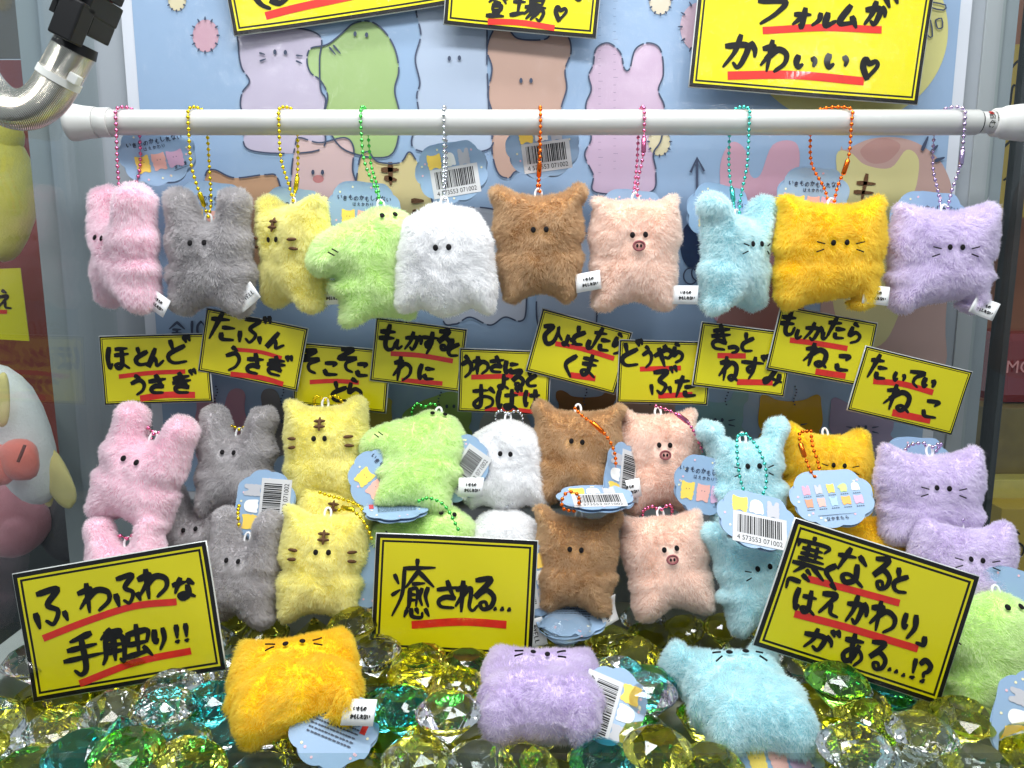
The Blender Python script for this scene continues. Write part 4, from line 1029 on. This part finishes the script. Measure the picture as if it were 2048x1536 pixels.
px_chain(15, 'green', [(838, 1002, .566), (856, 996, .560), (880, 1004, .556), (896, 1020, .553), (908, 1042, .550), (918, 1062, .548)])
px_chain(17, 'orange', [(1148, 1022, .554), (1128, 1018, .550), (1124, 1000, .548), (1136, 984, .548), (1156, 990, .548), (1158, 1012, .552)])
loop_chain(0, 'pink', 'pink'); loop_chain(1, 'gold', 'gray'); loop_chain(2, 'gold', 'tiger'); loop_chain(4, 'silver', 'ghost'); loop_chain(9, 'lilac', 'purple')
loop_chain(10, 'pink', 'pink'); loop_chain(18, 'pink', 'pig'); loop_chain(21, 'lilac', 'purple'); loop_chain(16, 'silver', 'ghost'); loop_chain(3, 'green', 'croc')
def px_tag(i, style, *a, **k): hang_tag(TOY[i][0], tag_M(*a), style, **k)
px_tag(12, 'bar', 527, 1012, .588, 6, 14, -84)
px_tag(3, 'title', 764, 966, .594, 14, 20, 50)
px_tag(3, 'bar', 916, 936, .606, -16, 16, -60)
px_tag(5, 'bar', 1246, 952, .600, 42, 16, -66, w=0.056, h=0.046)
px_tag(17, 'bar', 1190, 992, .570, -6, 84, -8, w=0.060, h=0.05)
px_tag(6, 'title', 1408, 968, .586, 10, 14, 12, w=0.05, h=0.05)
px_tag(7, 'bar', 1514, 1038, .540, 8, 40, 15, w=0.060, h=0.047)
px_tag(8, 'lineup', 1664, 993, .568, -8, 38, -8, w=0.063, h=0.050)
px_tag(9, 'plain', 1832, 928, .610, 0, 10, 0)
px_tag(15, 'back', 792, 1016, .580, 6, 88, -6, w=0.052)
px_tag(17, 'bar', 1062, 1160, .556, 12, 14, 82)
px_tag(17, 'back', 1140, 1228, .556, 0, 72, 4)
px_tag(23, 'back', 668, 1452, .430, 6, 50, 24, w=0.056)
px_tag(24, 'bar', 1222, 1418, .440, 10, 44, 118, w=0.054, h=0.048)
px_tag(25, 'title', 1550, 1500, .428, 8, 66, 6, w=0.060)
px_tag(22, 'bar', 2068, 1446, .432, -6, 30, -72, w=0.062, h=0.054)
px_tag(21, 'plain', 2030, 1200, .520, -10, 20, 10)
px_tag(14, 'plain', 742, 1150, .566, 12, 16, 80, w=0.05)
def px_care(i, style, u, v, Y, yaw, pitch, roll): care_tag(TOY[i][0], tag_M(u, v, Y, yaw, pitch, roll), style, seed=u)
px_care(3, 'jp', 916, 975, .590, 0, 10, 4); px_care(5, 'jp', 1236, 985, .594, 20, 10, -4); px_care(23, 'jp', 684, 1424, .426, 0, 30, 6)
px_care(17, 'jp', 1216, 1196, .552, 30, 10, 80); px_care(16, 'en', 1066, 1240, .545, 10, 10, 80)

# ------------------------------------------------------------------ claw hose at the top left
STEEL = mat('braided_steel', s2l((214, 208, 196)), 0.22, metal=1.0)
nt = STEEL.node_tree; tcn = nt.nodes.new('ShaderNodeTexCoord'); wv = nt.nodes.new('ShaderNodeTexWave'); wv.inputs['Scale'].default_value = 420; wv.bands_direction = 'DIAGONAL'; wv.inputs['Distortion'].default_value = 1.0
bp = nt.nodes.new('ShaderNodeBump'); bp.inputs['Strength'].default_value = 0.6; bp.inputs['Distance'].default_value = 0.0006
nt.links.new(tcn.outputs['Object'], wv.inputs['Vector']); nt.links.new(wv.outputs['Fac'], bp.inputs['Height']); nt.links.new(bp.outputs[0], nt.nodes['Principled BSDF'].inputs['Normal'])
HY = 0.50
hose = thing('claw_hose', at(60, 235, HY), 'braided steel claw hose with black connector, bent at the top left', 'hose')
P = spline([at(-60, 120, HY + .02), at(-30, 175, HY + .01), at(10, 212, HY), at(56, 218, HY), at(96, 192, HY), at(126, 140, HY), at(150, 96, HY)], 10)
MB().tube(P, 0.0125, 28).build('steel_sleeve', STEEL, hose)
zt_ = P[-14]; d = (P[-13] - P[-15]).normalized()
MB().tube([zt_ - d * .0022, zt_ + d * .0022], [0.0131] * 2, 28).build('cable_tie', mat('nylon', (0.8, 0.8, 0.76), 0.35), hose)
qm = d.to_track_quat('Y', 'Z').to_matrix()
MB().box(zt_ + Vector((0.013, -0.006, -0.002)), (0.006, 0.006, 0.006), qm).build('tie_head', mat('nylon', (0.8, 0.8, 0.76), 0.35), hose, bevel=0.0008)
BP = mat('black_nylon', (0.008, 0.008, 0.009), 0.45, spec=0.3)
e = P[-1]; d = (at(172, 40, HY) - e).normalized(); qm = d.to_track_quat('Y', 'Z').to_matrix()
MB().tube([e - d * .002, e + d * .004], [0.0129, 0.0120], 28).build('sleeve_end', BP, hose)
for i, (du, dv, dw, w, dp, h) in enumerate(((0, .016, 0, .026, .012, .022), (.003, .028, .002, .034, .013, .026), (.004, .041, 0, .030, .012, .022), (.019, .014, -.004, .014, .024, .014), (-.016, .030, .002, .006, .010, .010), (.022, .030, .003, .008, .016, .018))):
    MB().box(e + qm @ Vector((du, dv, dw)), (w, dp, h), qm).build('connector_housing', BP, hose, bevel=0.0012)
for i in range(4): MB().box(e + qm @ Vector((-.010 + i * .007, .018, .013)), (.003, .010, .003), qm).build('connector_rib', BP, hose)
wires = [(200, 30, 30), (30, 60, 190), (230, 230, 226), (60, 60, 64), (220, 150, 160), (190, 40, 50)]
for i, c in enumerate(wires):
    o = (i - 2.5) * .0022
    MB().tube(spline([e + qm @ Vector((o * .8, -.002, .002)), e + qm @ Vector((o * 1.4, .008, .006)), e + qm @ Vector((o, .014, .003))], 6), 0.0009, 6).build('wire', mat('wire_%d' % i, s2l(c), 0.4), hose)
    MB().tube(spline([e + qm @ Vector((o, .044, .002)), at(185 + i * 5, 12 - i * 2, HY), at(215 + i * 3, -8 + i, HY + .004), at(250, -40, HY)], 6), 0.0010, 6).build('wire', mat('wire_%d' % i, s2l(c), 0.4), hose)

# ------------------------------------------------------------------ neighbouring compartments seen through the side panes
def quad(name, px, Y, m, label, cat, th=0.004, parent=None):
    q = [at(u, v, Y) for u, v in px]
    o = MB().add(q + [p + Vector((0, th, 0)) for p in q], [(3, 2, 1, 0), (4, 5, 6, 7)] + [(i, (i + 1) % 4, 4 + (i + 1) % 4, 4 + i) for i in range(4)]).build(name, m, parent)
    return o if parent else tag(o, label, cat)
def blob(parent, name, u, v, Y, ru, rv, m, dep=0.7, rot=0, sub=1, seed=0):
    c = at(u, v, Y); k = Y / FPX; r = random.Random(seed)
    mb = MB(); Mx = Matrix.Rotation(R(rot), 3, 'Y')
    vs, fs = SPH[sub]; a = [r.uniform(0, 6) for _ in range(6)]
    pts = []
    for p in vs:
        p = Vector(p); s = 1 + 0.05 * math.sin(4 * p.x + a[0]) * math.sin(3 * p.z + a[1]) + 0.04 * math.sin(5 * p.y + a[2] + 3 * p.z)
        pts.append(Mx @ Vector((p.x * ru * k, p.y * dep * min(ru, rv) * k, p.z * rv * k)) * s + c)
    return mb.add(pts, fs, True).build(name, m, parent)
PLY = mat('short_pile_yellow', s2l((226, 214, 96)), 0.95, sheen=0.5, noise=0.2, nscale=70, bump=0.6, bscale=500)
PLW = mat('short_pile_white', s2l((228, 230, 230)), 0.95, sheen=0.5, noise=0.1, nscale=70, bump=0.6, bscale=500)
PLO = mat('short_pile_orange', s2l((226, 120, 104)), 0.95, sheen=0.5, noise=0.12, nscale=70, bump=0.5, bscale=500)
PLC = mat('felt_cream', s2l((226, 210, 140)), 0.95, sheen=0.4, noise=0.1, nscale=90)
PLP = mat('short_pile_rose', s2l((196, 130, 138)), 0.95, sheen=0.5, noise=0.2, nscale=70, bump=0.5, bscale=500)
REDW = mat('red_panel', s2l((150, 72, 58)), 0.5, noise=0.3, nscale=6)
TAUPE = mat('taupe_panel', s2l((120, 112, 98)), 0.55, noise=0.25, nscale=7)
DARKP = mat('dark_panel', s2l((62, 66, 68)), 0.5, noise=0.2, nscale=7)
YL = 0.95
NL = thing('neighbour_cabinet', at(-20, 1400, YL), 'dim red and taupe cabinet beyond the left pane', 'cabinet')
quad('neighbour_panel', [(-260, 120), (126, 120), (230, 1020), (-200, 1020)], YL, REDW, None, None, parent=NL)
quad('neighbour_panel', [(-260, -200), (100, -200), (124, 116), (-260, 116)], YL, TAUPE, None, None, parent=NL)
quad('neighbour_panel', [(-300, 1024), (240, 1024), (260, 1500), (-300, 1500)], YL, DARKP, None, None, parent=NL)
t = thing('plush_toy', at(0, 520, .80), 'big yellow plush toy cut by the left edge', 'plush toy')
blob(t, 'body', -10, 380, .80, 76, 130, PLY, seed=1); blob(t, 'head', -20, 270, .80, 60, 60, PLY, seed=2)
NB = quad('yellow_card', [(-60, 540), (40, 536), (58, 682), (-50, 676)], .76, YELLOW, 'yellow card with brush writing at the left edge', 'sign', 0.001)
def nfr(u, v, z): return at(u, v, .7595 - z)
k = Ink(nfr, 0); k.glyph('え', 8, 600, 34, 40, (1, 0), (0, 1), 6); k.build('lettering', BLACK, None).parent = NB
k = Ink(nfr, 0); k.ribbon([(-30, 622), (14, 624)], 8, False); k.build('underline', RED, None).parent = NB
t = thing('plush_bird', at(40, 985, .69), 'white plush bird with cream wings and orange feet beyond the left pane', 'plush toy')
blob(t, 'body', 30, 870, .69, 72, 155, PLW, rot=-14, seed=3); blob(t, 'beak', 4, 800, .66, 16, 60, PLC, rot=8, seed=4)
blob(t, 'wing', 112, 952, .69, 30, 72, PLC, rot=-22, dep=.35, seed=5); blob(t, 'wing', 84, 950, .70, 20, 70, PLC, rot=-8, dep=.35, seed=8)
blob(t, 'foot', 38, 920, .65, 42, 46, PLO, seed=6); blob(t, 'foot', -6, 930, .648, 36, 44, PLO, seed=7)
MB().tube([at(50, 890, .622), at(36, 924, .618)], 0.0014, 6).build('toe_line', mat('brown_felt', s2l((104, 62, 52)), 0.9), t)
t = thing('plush_toy', at(20, 1110, .78), 'dim rose plush toy under the white bird', 'plush toy')
blob(t, 'body', 20, 1040, .78, 80, 80, PLP, seed=9)
t = thing('plush_toy', at(110, 1100, .8), 'dark gray plush toy behind the left pane above the tray', 'plush toy')
blob(t, 'body', 122, 1050, .80, 46, 80, mat('short_pile_dark', s2l((96, 94, 98)), 0.95, noise=0.2, bump=0.5, bscale=500), seed=10)
# right
MUSTARD = mat('mustard_board', s2l((190, 160, 64)), 0.5, noise=0.25, nscale=9)
NR = thing('neighbour_cabinet', at(2040, 1400, 1.1), 'dim brown cabinet beyond the right pane', 'cabinet')
quad('neighbour_panel', [(1960, -100), (2300, -100), (2300, 1500), (1840, 1500)], 1.1, mat('brown_panel', s2l((150, 94, 68)), 0.5, noise=0.3, nscale=6), None, None, parent=NR)
nb = quad('picture_board', [(2006, 90), (2200, 80), (2200, 420), (1990, 440)], .98, MUSTARD, 'mustard board with black line drawing at the right edge', 'board')
k = Ink(lambda u, v, z: at(u, v, .979 - z), 0); k.ribbon([(2012, 150), (2040, 120), (2070, 130)], 4); k.ribbon([(2020, 210), (2028, 170), (2050, 200)], 4); k.ribbon([(2000, 300), (2040, 270), (2070, 280)], 4); k.ribbon([(2008, 360), (2050, 330)], 4)
k.build('line_drawing', BLACK, None).parent = nb
t = thing('toy_box', at(2030, 850, .95), 'glossy dark red box with white glints at the right edge', 'box')
MB().box(at(2050, 730, .96), (.10, .06, .09)).build('carton', mat('glossy_red', s2l((128, 24, 34)), 0.12, coat=1.0), t, bevel=0.012)
v, f = text_mesh('MO', 0.022); c = at(2040, 735, .925)
MB().add([(c.x + p[0], c.y, c.z + p[1]) for p in v], f).build('lettering', mat('pink_print', s2l((220, 150, 150)), 0.4), t)
t = thing('toy_box', at(2020, 1010, .92), 'yellow and brown printed box under the dark red one', 'box')
MB().box(at(2040, 880, .93), (.12, .05, .09)).build('carton', mat('olive_carton', s2l((128, 110, 60)), 0.4, noise=0.5, nscale=40), t, bevel=0.001)
MB().box(at(2010, 990, .90), (.09, .04, .05)).build('lower_carton', mat('pale_yellow_carton', s2l((206, 190, 96)), 0.35, coat=.5, noise=0.3, nscale=50), t, bevel=0.001)
t = thing('toy_box', at(2030, 1150, .85), 'mustard carton with writing at the lower right edge', 'box')
MB().box(at(2060, 1080, .86), (.10, .04, .09)).build('carton', MUSTARD, t, bevel=0.001)
k = Ink(lambda u, v, z: at(u, v, .838 - z), 0); k.glyph('ら', 2036, 1090, 30, 60, (1, 0), (0, 1), 4); k.build('lettering', BLACK, t)

# ------------------------------------------------------------------ faceted plastic gems, settled in a heap
def gem_mesh():
    mb = MB(); n = 8; r = 1.0
    def ring(rad, z, off, m): return [Vector((rad * math.cos(2 * math.pi * (i + off) / m), rad * math.sin(2 * math.pi * (i + off) / m), z)) for i in range(m)]
    T = ring(.50, .46, .5, 8); C = ring(.82, .27, 0, 8); Gd = ring(1.0, .04, 0, 16); G2 = ring(1.0, -.03, 0, 16); Pv = ring(.52, -.52, 0, 8); A = [Vector((0, 0, -1.02))]
    vs = T + C + Gd + G2 + Pv + A; t0, c0, g0, h0, p0, a0 = 0, 8, 16, 32, 48, 56
    fs = [tuple(range(8))]
    for i in range(8):
        j = (i + 1) % 8
        fs += [(t0 + i, t0 + (i - 1) % 8, c0 + i)]                         # star
        fs += [(c0 + i, c0 + j, t0 + i)]
        fs += [(c0 + i, g0 + 2 * i, g0 + (2 * i + 1) % 16), (c0 + i, g0 + (2 * i + 1) % 16, c0 + j), (c0 + j, g0 + (2 * i + 1) % 16, g0 + (2 * i + 2) % 16)]
        fs += [(h0 + 2 * i, p0 + i, h0 + (2 * i + 1) % 16), (h0 + (2 * i + 1) % 16, p0 + i, p0 + j), (h0 + (2 * i + 1) % 16, p0 + j, h0 + (2 * i + 2) % 16)]
        fs += [(p0 + i, a0, p0 + j)]
    for i in range(16): fs += [(g0 + i, h0 + i, h0 + (i + 1) % 16, g0 + (i + 1) % 16)]
    me = mb.add(vs, fs).mesh('gem')
    bm = bmesh.new(); bm.from_mesh(me); bmesh.ops.recalc_face_normals(bm, faces=bm.faces); bm.to_mesh(me); bm.free()
    return me
GEMC = {'c': ('clear', (0.97, 0.99, 0.98)), 'y': ('yellow', (0.99, 0.94, 0.12)), 't': ('teal', (0.10, 0.77, 0.80)), 'g': ('green', (0.30, 0.80, 0.10))}
GEM_ME = {}
for k_, (nm, c) in GEMC.items():
    me = gem_mesh(); me.materials.append(mat('gem_' + nm, c, 0.05, trans=1.0, ior=1.45)); GEM_ME[k_] = me
    gm = MATS['gem_' + nm]; nt = gm.node_tree; tcn = nt.nodes.new('ShaderNodeTexCoord'); nz = nt.nodes.new('ShaderNodeTexNoise'); nz.inputs['Scale'].default_value = 2.6; nz.inputs['Detail'].default_value = 1.5
    bp = nt.nodes.new('ShaderNodeBump'); bp.inputs['Strength'].default_value = 0.03; bp.inputs['Distance'].default_value = 0.006
    nt.links.new(tcn.outputs['Object'], nz.inputs['Vector']); nt.links.new(nz.outputs['Fac'], bp.inputs['Height']); nt.links.new(bp.outputs[0], nt.nodes['Principled BSDF'].inputs['Normal'])
GEM_R = 0.0203
def gem(x, y, z, q, col, s=1.0):
    o = bpy.data.objects.new('plastic_gem', GEM_ME[col]); COL.objects.link(o)
    o.location = (x, y, z); o.rotation_mode = 'QUATERNION'; o.rotation_quaternion = q; o.scale = (GEM_R * s,) * 3
    nm = GEMC[col][0]
    zone = ('left of the yellow cat lying on the gems', 'between the lying yellow cat and the lying purple cat', 'between the lying purple cat and the lying blue mouse', 'right of the blue mouse lying on the gems')[(x > -0.135) + (x > 0.02) + (x > 0.15)]
    return tag(o, '%s faceted plastic gem %s' % (nm, zone), 'gem', '%s plastic gems %s' % (nm, zone))

GEMS = '''
-3375 4024 -179 10 92 31 -23 t
-2298 4164 -160 92 -20 -32 -4 t
-2007 4411 -160 87 24 29 30 t
-1140 3980 -108 64 -20 -66 -34 c
-656 4022 -184 12 -86 -47 -15 y
-33 3981 -159 48 -29 -27 -79 y
1271 4034 -188 3 84 -51 -16 y
2125 4068 -159 65 37 7 -66 c
2511 3981 -154 16 -20 -35 -90 c
3153 4071 -160 10 -38 -6 92 y
3772 4033 -214 0 89 -46 0 c
-3372 4806 -159 43 31 -24 81 y
-2675 4497 -206 4 -40 -92 2 c
-1680 4851 -162 30 50 78 21 c
-1399 4715 -158 12 37 -13 91 y
1344 4918 -172 30 76 57 8 y
1234 4417 -214 0 -99 -11 0 y
1794 4302 -214 0 -68 73 0 y
2274 4384 -203 3 60 -80 -5 c
3161 4649 -160 92 38 -6 9 c
3800 4901 -214 0 67 -74 0 y
-2589 5608 -214 0 -85 -53 0 y
-1777 5668 -214 0 100 5 0 y
-1683 6134 -214 0 96 -28 0 y
-685 5469 -160 9 -37 9 -92 t
-78 5067 -160 86 -38 4 -33 c
277 6195 -214 0 100 6 0 y
1161 6404 -160 70 -38 -7 60 c
1779 5133 -160 49 4 -38 -78 y
2508 5094 -160 41 8 -37 -83 y
2424 5376 -175 26 96 4 7 c
-3130 5744 -214 0 21 98 0 c
-2133 6243 -214 0 -74 67 0 y
-1870 5335 -160 33 38 3 -86 y
-1190 5411 290 64 -72 -24 13 y
655 6312 -205 5 64 -76 0 y
1406 5811 -214 0 36 93 0 y
1474 5327 -214 0 98 19 0 c
2410 6022 -214 0 -31 -95 0 c
2938 4322 -180 12 -49 84 -21 c
2876 6166 -157 5 29 88 -38 y
-3431 4026 118 87 -16 -47 -5 c
-2872 4145 -181 23 54 81 5 c
-1559 4315 -159 75 -12 37 -54 c
-1296 4183 -146 40 -75 -50 -17 c
-239 4162 -126 21 78 -37 46 c
74 4055 67 53 24 -79 20 y
581 4032 -214 0 -88 -47 0 y
903 3982 -109 73 -31 -57 -22 c
1597 4036 -134 46 41 -25 -75 c
2305 4011 94 49 -25 -14 -83 c
3451 3982 -106 76 -47 45 -1 c
4000 4115 38 26 31 -38 -83 y
-3345 4383 -193 2 -79 -60 13 y
-2516 4922 -214 0 -67 74 0 c
-1977 4808 -160 17 38 -5 -91 c
-944 4259 -159 9 37 11 -92 y
-522 4347 -214 0 -63 -78 0 y
-498 4862 -65 11 58 -76 -28 y
544 4375 -108 53 -4 -75 -40 c
879 4291 -187 16 -94 -30 -8 y
1864 4847 -160 75 -30 24 54 t
2866 4841 -212 0 100 1 -1 y
3387 4325 -214 0 -86 -51 0 t
3566 4651 -158 92 38 -1 10 c
-3372 5507 -176 1 55 79 27 t
-3010 5330 -214 0 58 81 0 c
-1557 5190 -214 0 -78 63 0 c
-1148 6051 -214 0 97 23 0 c
-1032 5421 -214 0 -72 69 0 y
577 5332 -160 43 1 -38 82 y
928 4877 113 86 -13 -47 17 t
1846 6235 -160 8 -31 22 92 y
2830 5340 -214 0 89 -45 0 t
3194 4481 22 52 52 -5 68 y
3402 5704 -160 59 -36 13 -71 g
-3405 5519 121 8 86 -38 -34 y
-2539 6100 -214 0 99 -16 0 c
-2144 5148 -188 15 -31 93 -7 t
-1004 5199 174 42 88 12 -17 c
-982 5106 -107 32 -14 76 -54 c
851 5955 -214 0 41 -91 0 c
981 5229 -173 28 95 5 -8 y
1683 5604 -160 26 37 9 89 c
2646 6421 -160 17 3 38 -91 t
-3142 4032 -92 52 -18 -80 22 t
-2335 4523 -178 12 -27 -94 20 c
-2108 3927 -104 49 49 -51 51 c
-203 4516 -186 3 -94 -31 16 y
-383 4260 297 7 -18 36 91 c
255 4188 -126 76 -26 -46 39 y
1885 3986 -35 7 -48 -64 60 y
2574 4243 -135 31 89 -12 -30 c
3152 4199 116 88 18 -37 22 y
3664 4295 -45 27 11 10 -95 t
-3065 4708 -160 92 -15 35 11 y
-2874 4947 -158 78 -37 11 49 c
-2241 4847 -75 92 18 -10 34 t
-1618 3980 -122 29 -81 26 44 y
916 4613 -159 86 32 23 -32 t
1978 4556 -49 61 11 26 -74 y
2247 4750 -158 31 -36 14 87 c
3335 3981 268 37 -37 81 26 y
3926 4505 -160 33 -38 8 -86 y
-3129 5075 -88 9 85 32 41 y
-840 5780 -214 0 45 89 0 c
110 4747 -190 9 -47 -87 -10 c
3 5416 -214 0 94 -35 0 c
1481 6260 -202 3 91 41 -6 y
-3418 5155 -147 43 42 -80 -3 y
-2297 5814 -160 19 38 2 90 y
-330 5173 82 4 -11 31 -94 y
3068 6450 -109 53 -1 62 -58 c
-3094 3988 224 23 -18 33 90 y
-2565 4024 -148 37 4 91 20 c
-862 3995 19 64 -35 67 13 y
1142 4034 97 49 -53 -35 60 y
2710 4029 96 27 51 -42 -70 c
2884 3989 -144 43 -66 61 7 t
3443 4173 121 56 11 -77 28 c
-3420 4621 31 14 -89 -14 -42 y
-2857 4600 7 90 -8 4 -42 y
-2280 4758 154 28 43 -26 82 c
-808 4594 -160 4 19 -33 -92 y
2001 4315 76 11 -80 -41 -42 y
2699 4537 -160 59 36 -14 -71 y
2865 4479 125 21 -40 20 -87 y
4054 4489 64 3 -71 3 -71 c
-2770 4322 160 87 -21 17 -41 c
-1449 5800 -185 7 -91 -38 18 y
-456 5122 -214 0 98 22 0 c
-335 5605 -160 62 -36 12 -68 t
314 5065 -200 3 -93 36 7 c
1176 6076 -160 92 -36 12 -5 y
2261 5651 -160 66 -32 20 65 c
3453 4452 141 39 22 71 -55 y
-2503 6447 -160 91 -38 4 15 y
395 5394 280 70 -57 24 34 c
-49 5823 -214 0 97 23 0 y
2198 6371 -214 0 -100 -10 0 y
3150 5951 -214 0 -93 36 0 y
-2810 4030 67 2 -28 -95 11 y
-1821 4124 -137 9 -43 20 -88 y
-487 4160 41 20 12 11 -97 y
-188 3963 157 70 33 -46 43 c
536 4078 83 11 34 -91 20 t
2468 4240 173 82 19 23 49 c
-3030 4404 -121 27 -34 -43 -79 t
-1982 4686 106 14 -87 -11 -46 t
-500 4532 24 90 0 -2 -43 y
-358 4606 259 7 40 -15 90 y
782 4408 73 80 -22 40 39 y
2245 4468 106 55 -1 83 -6 y
2502 4513 -10 26 -7 8 96 c
3067 5600 -159 87 -32 -23 -30 c
-3385 5061 190 7 -26 -61 75 c
-2342 5419 -107 88 0 13 46 c
-776 4917 -159 57 26 -29 73 t
608 4851 -197 1 -66 74 10 c
1198 5519 -172 7 93 18 30 c
1946 5451 -160 40 31 22 83 c
2145 5131 -182 13 -65 -73 17 y
-2815 5115 49 49 -12 3 -86 y
-2568 5738 77 83 -38 -37 -17 y
-2383 5095 31 36 1 79 -50 c
1928 5900 -214 0 73 -68 0 c
2764 5921 -159 23 -27 -29 -89 c
3048 5308 -1 1 8 97 23 c
-3159 4337 147 17 27 95 -1 c
-2490 4032 181 84 2 -52 16 t
-1844 4034 124 9 -98 16 -5 y
-547 3989 177 3 37 84 39 c
842 4045 200 99 -3 10 -12 y
1953 4009 240 26 87 39 -17 c
3004 3982 192 21 70 46 -51 y
3743 4018 143 39 15 -30 -86 y
-2385 4290 29 7 85 52 1 t
-2036 4262 91 81 47 25 25 c
-853 4698 48 25 90 31 -16 t
867 4577 234 55 -52 41 51 c
2108 4619 290 50 79 6 36 g
3832 4330 202 95 -18 -24 1 y
-2856 5541 -50 3 30 -95 -5 c
-674 5198 15 29 54 -38 69 y
728 4794 232 58 59 54 15 c
2304 4966 37 33 3 9 94 c
-3152 5326 44 19 -9 92 -32 c
-2641 5229 -174 21 22 93 -19 y
-2344 5461 85 4 -71 -70 12 c
2621 5659 -142 67 42 -13 -60 y
3579 6446 -158 74 37 12 -55 c
-2187 3983 234 50 -47 -16 -71 y
-2551 4538 123 40 67 -62 11 c
-2204 4498 177 31 -40 -50 -71 c
-696 4436 222 52 14 -43 72 t
-659 5014 202 30 -94 -12 8 y
692 5064 3 59 -43 15 67 c
2533 5051 218 90 -39 8 -19 t
-2841 5898 -153 40 84 -36 3 t
-2581 6027 53 24 -69 -62 -29 c
899 5580 -159 68 32 -21 -62 c
764 5579 55 66 -37 -58 31 y
2452 5625 66 2 -78 -62 5 c
2269 5309 72 27 -10 -16 -94 y
2680 5351 45 11 -4 93 -34 y
3309 6243 -171 8 91 30 -27 y
-630 4739 263 45 -30 -79 -29 y
-2613 5111 246 76 -34 25 50 y
899 5285 122 71 17 17 66 y
2877 5470 205 13 -4 -98 17 y
-2580 5389 284 45 -85 27 9 y
-2065 5129 123 69 35 50 -38 c
2195 5856 -45 8 99 -6 3 c
3661 6194 -141 23 -26 -86 -38 c
'''
for ln in GEMS.split('\n'):
    w = ln.split()
    if len(w) == 8:
        n = [int(k) for k in w[:7]]
        gem(n[0] / 1e4, n[1] / 1e4, n[2] / 1e4, Vector(n[3:]).normalized(), w[7])

for o in bpy.data.objects:
    if '_loc' in o: del o['_loc']
